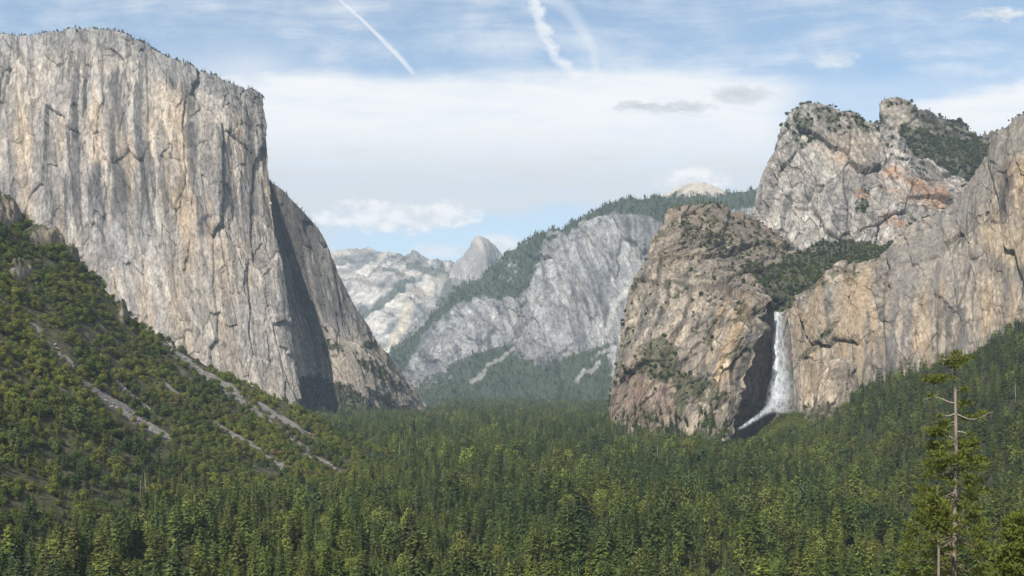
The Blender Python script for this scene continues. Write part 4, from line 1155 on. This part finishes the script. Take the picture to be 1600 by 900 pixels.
def foreground_pine(loc, H, r_base, top_r, limbs, name, label, seed, crown=None):
    r = random.Random(seed)
    e = bpy.data.objects.new(name, None); COL.objects.link(e); e.location = loc
    tag(e, label, "tree")
    tp = [(0.15 * math.sin(i * 0.7) , 0, H * i / 14) for i in range(15)]
    tube("trunk", tp, r_base, top_r, BARKP, e, 10)
    B = LeafBuf()
    for (z, az, ln, rise, nt, sz, dead) in limbs:
        d = np.array([math.cos(az), math.sin(az), 0])
        pts = [np.array([0, 0, z]) + d * ln * t + np.array([0, 0, rise * ln * t + 0.10 * ln * math.sin(t * 5 + z)]) for t in np.linspace(0, 1, 7)]
        tube("branch", pts, 0.055 + 0.012 * ln, 0.02, DEAD if dead else BARKP, e, 5)
        for k in range(nt):
            t = 0.35 + 0.65 * (k + r.random()) / nt
            i = min(5, int(t * 6)); p = pts[i] + (pts[i + 1] - pts[i]) * (t * 6 - i)
            tuft(B, p + np.array([r.gauss(0, .3), r.gauss(0, .5), r.uniform(-.1, .35)]), sz, sz * 0.45, 46, r)
    if crown:
        for _ in range(crown[0]):
            z = r.uniform(crown[1], crown[2]); f = (crown[2] - z) / (crown[2] - crown[1])
            az = r.uniform(0, 6.28); R = crown[3] * (0.30 + 0.70 * f ** 0.7) * r.uniform(0.35, 1.0)
            c = np.array([math.cos(az) * R, math.sin(az) * R, z - 0.12 * R])
            tuft(B, c, r.uniform(0.6, 1.15), r.uniform(0.25, 0.5), 60, r, 0.6)
            if r.random() < 0.33:
                tube("branch", [np.array([0, 0, z + 0.1 * R]), c * np.array([.5, .5, 1]) + np.array([0, 0, .1]), c], 0.07, 0.02, BARKP, e, 5)
    B.build("foliage", PINE, e)
    return e
# tall pine with bare upper trunk at lower right
Yp = 150.0
def zz(py): return (HOR - py) / F * Yp
base = view_hill(0, Yp) - 1
H = zz(560) - base
def zl_(py): return zz(py) - base
limbs = [(zl_(566), 3.0, 1.3, 0.15, 3, 0.55, 0), (zl_(568), 0.3, 2.0, 0.22, 5, 0.6, 0), (zl_(572), 2.0, 1.4, 0.2, 3, 0.5, 0), (zl_(575), 4.3, 1.5, 0.2, 3, 0.5, 0),
         (zl_(596), 3.2, 3.6, 0.10, 8, 0.62, 0), (zl_(592), 2.6, 2.6, 0.08, 4, 0.55, 0), (zl_(560), 0.9, 0.9, 0.6, 2, 0.4, 0),
         (zl_(625), 3.05, 4.3, 0.00, 1, 0.35, 1), (zl_(648), 3.4, 3.2, 0.12, 1, 0.3, 1),
         (zl_(650), 0.1, 5.6, 0.02, 0, 0.5, 1), (zl_(652), 0.3, 5.2, 0.04, 6, 0.55, 0),
         (zl_(668), 3.3, 3.8, -0.05, 9, 0.75, 0), (zl_(662), 2.7, 2.4, 0.0, 4, 0.55, 0),
         (zl_(676), 0.2, 4.4, -0.30, 3, 0.4, 1), (zl_(636), 0.5, 2.6, 0.1, 3, 0.45, 0), (zl_(684), 2.8, 3.0, 0.0, 4, 0.5, 0), (zl_(612), 5.6, 2.0, 0.1, 2, 0.4, 0), (zl_(700), -0.2, 3.6, -0.12, 3, 0.5, 1), (zl_(712), 2.9, 2.6, -0.2, 2, 0.5, 1),
         (zl_(706), 5.0, 3.0, -0.1, 4, 0.6, 0)]
loc = ((1492 - 800) / F * Yp, Yp, base)
foreground_pine(loc, H, 0.52, 0.17, limbs, "pine_tree", "tall pine with bare upper trunk and few tufts, standing at lower right", 5, (270, zl_(1000), zl_(685), 9.4))
Yp = 140.0
base = view_hill(0, Yp) - 1; H = zz(760) - base
loc = ((1465 - 800) / F * Yp, Yp, base)
foreground_pine(loc, H, 0.42, 0.08, [(zl_(790), 3.0, 1.6, 0.2, 2, 0.5, 0), (zl_(800), 0.4, 1.5, 0.2, 2, 0.5, 0), (zl_(840), 3.4, 2.0, 0, 2, 0.5, 1)], "pine_tree", "slim pine with a pale bare trunk just left of the tall pine", 8, (26, zl_(830), zl_(765), 1.8))
Yp = 120.0
base = view_hill(0, Yp) - 1; H = zz(805) - base
loc = ((1600 - 800) / F * Yp, Yp, base)
foreground_pine(loc, H, 0.4, 0.06, [], "pine_tree", "bright green young pine cut by the right edge of the picture", 9, (260, zl_(1000), zl_(802), 4.6))

# ================================================================== LIGHT, SKY, AIR
sd = Vector((-math.sin(SUN_AZ) * math.cos(SUN_EL), -math.cos(SUN_AZ) * math.cos(SUN_EL), math.sin(SUN_EL)))
sl = bpy.data.lights.new("sun", 'SUN'); sl.energy = 4.3; sl.angle = math.radians(0.5); sl.color = (1.0, 0.95, 0.88)
so = bpy.data.objects.new("sun", sl); COL.objects.link(so); so.rotation_euler = sd.to_track_quat('Z', 'Y').to_euler()

w = bpy.data.worlds.new("World"); sc.world = w; w.use_nodes = True
nt = w.node_tree; nt.nodes.clear()
out = N(nt, 'ShaderNodeOutputWorld'); bg = N(nt, 'ShaderNodeBackground')
sky = N(nt, 'ShaderNodeTexSky'); sky.sky_type = 'NISHITA'; sky.sun_disc = False
sky.sun_elevation = SUN_EL; sky.sun_rotation = math.pi + SUN_AZ
sky.altitude = 1400; sky.air_density = 1.0; sky.dust_density = 0.6; sky.ozone_density = 1.2
tc = N(nt, 'ShaderNodeTexCoord'); sep = N(nt, 'ShaderNodeSeparateXYZ'); nt.links.new(tc.outputs['Generated'], sep.inputs[0])
yy = math_n(nt, 'MAXIMUM', math_n(nt, 'ABSOLUTE', sep.outputs[1]), 0.05)
U = math_n(nt, 'DIVIDE', sep.outputs[0], yy); W = math_n(nt, 'DIVIDE', sep.outputs[2], yy)   # tangent-plane directions
PXn = math_n(nt, 'MULTIPLY_ADD', U, F, 800.0); PYn = math_n(nt, 'MULTIPLY_ADD', W, -F, HOR)
def sky_noise(sx, sy, det, ox=0.0, rough=0.55, dist=0.0):
    cb = N(nt, 'ShaderNodeCombineXYZ')
    nt.links.new(math_n(nt, 'MULTIPLY_ADD', U, sx, ox), cb.inputs[0]); nt.links.new(math_n(nt, 'MULTIPLY', W, sy), cb.inputs[1])
    n = N(nt, 'ShaderNodeTexNoise'); n.inputs['Scale'].default_value = 1.0; n.inputs['Detail'].default_value = det
    n.inputs['Roughness'].default_value = rough; n.inputs['Distortion'].default_value = dist
    nt.links.new(cb.outputs[0], n.inputs['Vector']); return n.outputs['Fac']
def mul(a, b): return math_n(nt, 'MULTIPLY', a, b)
def add(a, b): return math_n(nt, 'ADD', a, b)
def mx_(a, b): return math_n(nt, 'MAXIMUM', a, b)
def ell(cx, cy, rx, ry, soft, noise, amp, rot=0.0):
    dx = math_n(nt, 'SUBTRACT', PXn, cx); dy = math_n(nt, 'SUBTRACT', PYn, cy)
    ca, sa = math.cos(rot), math.sin(rot)
    ux = math_n(nt, 'DIVIDE', add(mul(dx, ca), mul(dy, sa)), rx); uy = math_n(nt, 'DIVIDE', add(mul(dy, ca), mul(dx, -sa)), ry)
    r = math_n(nt, 'SQRT', add(mul(ux, ux), mul(uy, uy)))
    r = math_n(nt, 'MULTIPLY_ADD', math_n(nt, 'SUBTRACT', noise, 0.5), -amp, r)
    return smooth_n(nt, r, 1 - soft, 1 + soft, 1.0, 0.0)
streaks = sky_noise(4.5, 26.0, 8, 3.0, 0.66, 0.5)
fine = sky_noise(9.0, 60.0, 6, 9.0, 0.6)
puff = sky_noise(30.0, 44.0, 8, 1.3, 0.6)
puff3 = sky_noise(62.0, 120.0, 8, 4.1, 0.62)
puff2 = sky_noise(14.0, 20.0, 6, 7.7, 0.6)
# edge of the bank moves up and down along the sky
edge = math_n(nt, 'MULTIPLY_ADD', math_n(nt, 'SUBTRACT', add(mul(streaks, 0.6), mul(puff2, 0.4)), 0.5), 110.0, PYn)
bank = mul(smooth_n(nt, edge, 92, 140), smooth_n(nt, PXn, 1180, 1290, 1.0, 0.30))
bank = mx_(bank, mul(smooth_n(nt, math_n(nt, 'MULTIPLY_ADD', PXn, 0.16, edge), 365, 400), smooth_n(nt, PXn, 1330, 1440)))
low_gap = mul(smooth_n(nt, math_n(nt, 'MULTIPLY_ADD', puff2, 60.0, PYn), 345, 375), smooth_n(nt, PXn, 470, 560))
low_gap = mul(low_gap, smooth_n(nt, PXn, 880, 960, 1.0, 0.2))
bank = mul(bank, math_n(nt, 'SUBTRACT', 1.0, mul(low_gap, 0.62)))
cirrus = mul(smooth_n(nt, add(mul(streaks, 0.6), mul(puff2, 0.4)), 0.40, 0.74), 0.75)
cirrus = mx_(cirrus, mul(smooth_n(nt, PXn, 120, 420), mul(smooth_n(nt, edge, 30, 110, 0.0, 0.55), smooth_n(nt, PXn, 520, 380))))
cov = mx_(mul(bank, smooth_n(nt, fine, 0.30, 0.6, 0.80, 1.0)), cirrus)
skycol = mixcol(nt, 1.0, sky.outputs[0], (1.10, 1.28, 1.28), 'MULTIPLY')
skycol = mixcol(nt, 0.20, skycol, (6.4, 6.8, 7.0))
grey = smooth_n(nt, math_n(nt, 'MULTIPLY_ADD', math_n(nt, 'SUBTRACT', fine, 0.5), 120.0, PYn), 180, 300)
cloudc = mixcol(nt, grey, (8.2, 8.25, 8.3), (6.2, 6.5, 6.8))
col = mixcol(nt, cov, skycol, cloudc)
# cumulus
cum = mx_(ell(625, 338, 112, 24, 0.3, add(mul(puff, 0.6), mul(puff3, 0.4)), 3.2), mul(ell(560, 345, 70, 14, 0.5, puff3, 3.0), 0.8))
cum = mx_(cum, mx_(ell(1082, 280, 48, 20, 0.5, puff, 2.6), mul(ell(785, 385, 32, 16, 0.5, puff, 1.8), 0.9)))
cum = mx_(cum, mul(ell(690, 392, 50, 10, 0.6, puff, 2.2), 0.7))
cum = mx_(cum, mx_(mul(ell(1303, 93, 28, 12, 0.7, puff3, 3.2), 0.6), mul(ell(1562, 22, 40, 8, 0.7, puff3, 3.4), 0.8)))
cumc = mixcol(nt, smooth_n(nt, add(mul(puff, 0.5), mul(puff3, 0.5)), 0.40, 0.60), (6.4, 6.6, 6.8), (8.6, 8.5, 8.4))
col = mixcol(nt, mul(cum, 0.9), col, cumc)
gc = mx_(ell(1157, 149, 46, 13, 0.5, puff3, 2.6), mx_(ell(1065, 168, 40, 9, 0.45, puff3, 4.2), ell(1000, 166, 34, 7, 0.45, puff3, 4.2)))
col = mixcol(nt, mul(gc, 0.75), col, mixcol(nt, smooth_n(nt, puff3, 0.35, 0.65), (4.3, 4.6, 4.9), (5.9, 6.1, 6.3)))
# contrails: soft lines across the sky
def trail(x0, y0, x1, y1, w0, w1, bend, noise, amp):
    L = math.hypot(x1 - x0, y1 - y0); tx, ty = (x1 - x0) / L, (y1 - y0) / L
    dx = math_n(nt, 'SUBTRACT', PXn, x0); dy = math_n(nt, 'SUBTRACT', PYn, y0)
    s = math_n(nt, 'DIVIDE', add(mul(dx, tx), mul(dy, ty)), L); d = add(mul(dx, -ty), mul(dy, tx))
    d = math_n(nt, 'MULTIPLY_ADD', mul(s, math_n(nt, 'SUBTRACT', 1.0, s)), bend, d)
    d = math_n(nt, 'MULTIPLY_ADD', math_n(nt, 'SUBTRACT', noise, 0.5), amp, d)
    wd = math_n(nt, 'MULTIPLY_ADD', s, w1 - w0, w0); wd = math_n(nt, 'MAXIMUM', wd, 1.0)
    r = math_n(nt, 'DIVIDE', math_n(nt, 'ABSOLUTE', d), wd)
    return mul(smooth_n(nt, r, 0.2, 1.3, 1.0, 0.0), mul(smooth_n(nt, s, -0.6, -0.4), smooth_n(nt, s, 0.96, 1.03, 1.0, 0.0)))
ctr = mx_(mul(trail(526, -5, 648, 116, 2.2, 5, 10, puff3, 6), smooth_n(nt, puff3, 0.25, 0.6, 0.45, 0.85)), mul(trail(835, 0, 908, 124, 11, 10, -60, add(mul(puff, 0.5), mul(puff3, 0.5)), 52), smooth_n(nt, puff3, 0.3, 0.6, 0.4, 0.9)))
ctr = mx_(ctr, mul(trail(880, 10, 928, 118, 16, 8, 60, puff, 26), 0.35))
col = mixcol(nt, mul(ctr, 0.85), col, (8.0, 8.1, 8.2))
nt.links.new(col, bg.inputs[0]); bg.inputs[1].default_value = 0.07
nt.links.new(bg.outputs[0], out.inputs[0])

# air: one closed box round everything
hv = [(-9000, -400, FLOOR - 12), (9000, -400, FLOOR - 12), (9000, 16000, FLOOR - 12), (-9000, 16000, FLOOR - 12),
      (-9000, -400, 1750), (9000, -400, 1750), (9000, 16000, 1750), (-9000, 16000, 1750)]
hq = [(0,3,2,1), (4,5,6,7), (0,1,5,4), (1,2,6,5), (2,3,7,6), (3,0,4,7)]
mh, nth, oh = new_mat("valley_haze")
vol = N(nth, 'ShaderNodeVolumePrincipled'); vol.inputs['Density'].default_value = 3.1e-5; vol.inputs['Color'].default_value = (0.66, 0.83, 1.0, 1)
vol.inputs['Anisotropy'].default_value = 0.0
nth.links.new(vol.outputs[0], oh.inputs['Volume'])
hz = mesh_from("haze", hv, hq, mh, None, False)
tag(hz, "thin pale blue haze filling the valley air", "haze", kind='stuff')

sc.view_settings.view_transform = 'Standard'; sc.view_settings.look = 'None'
sc.view_settings.exposure = 0.78; sc.view_settings.gamma = 1.0
sc.render.filter_size = 1.0
sc.cycles.max_bounces = 6; sc.cycles.diffuse_bounces = 2; sc.cycles.volume_bounces = 0
sc.cycles.transparent_max_bounces = 16
sc.cycles.use_denoising = True; sc.cycles.denoiser = 'OPENIMAGEDENOISE'; sc.cycles.denoising_input_passes = 'RGB_ALBEDO_NORMAL'; sc.cycles.denoising_prefilter = 'NONE'
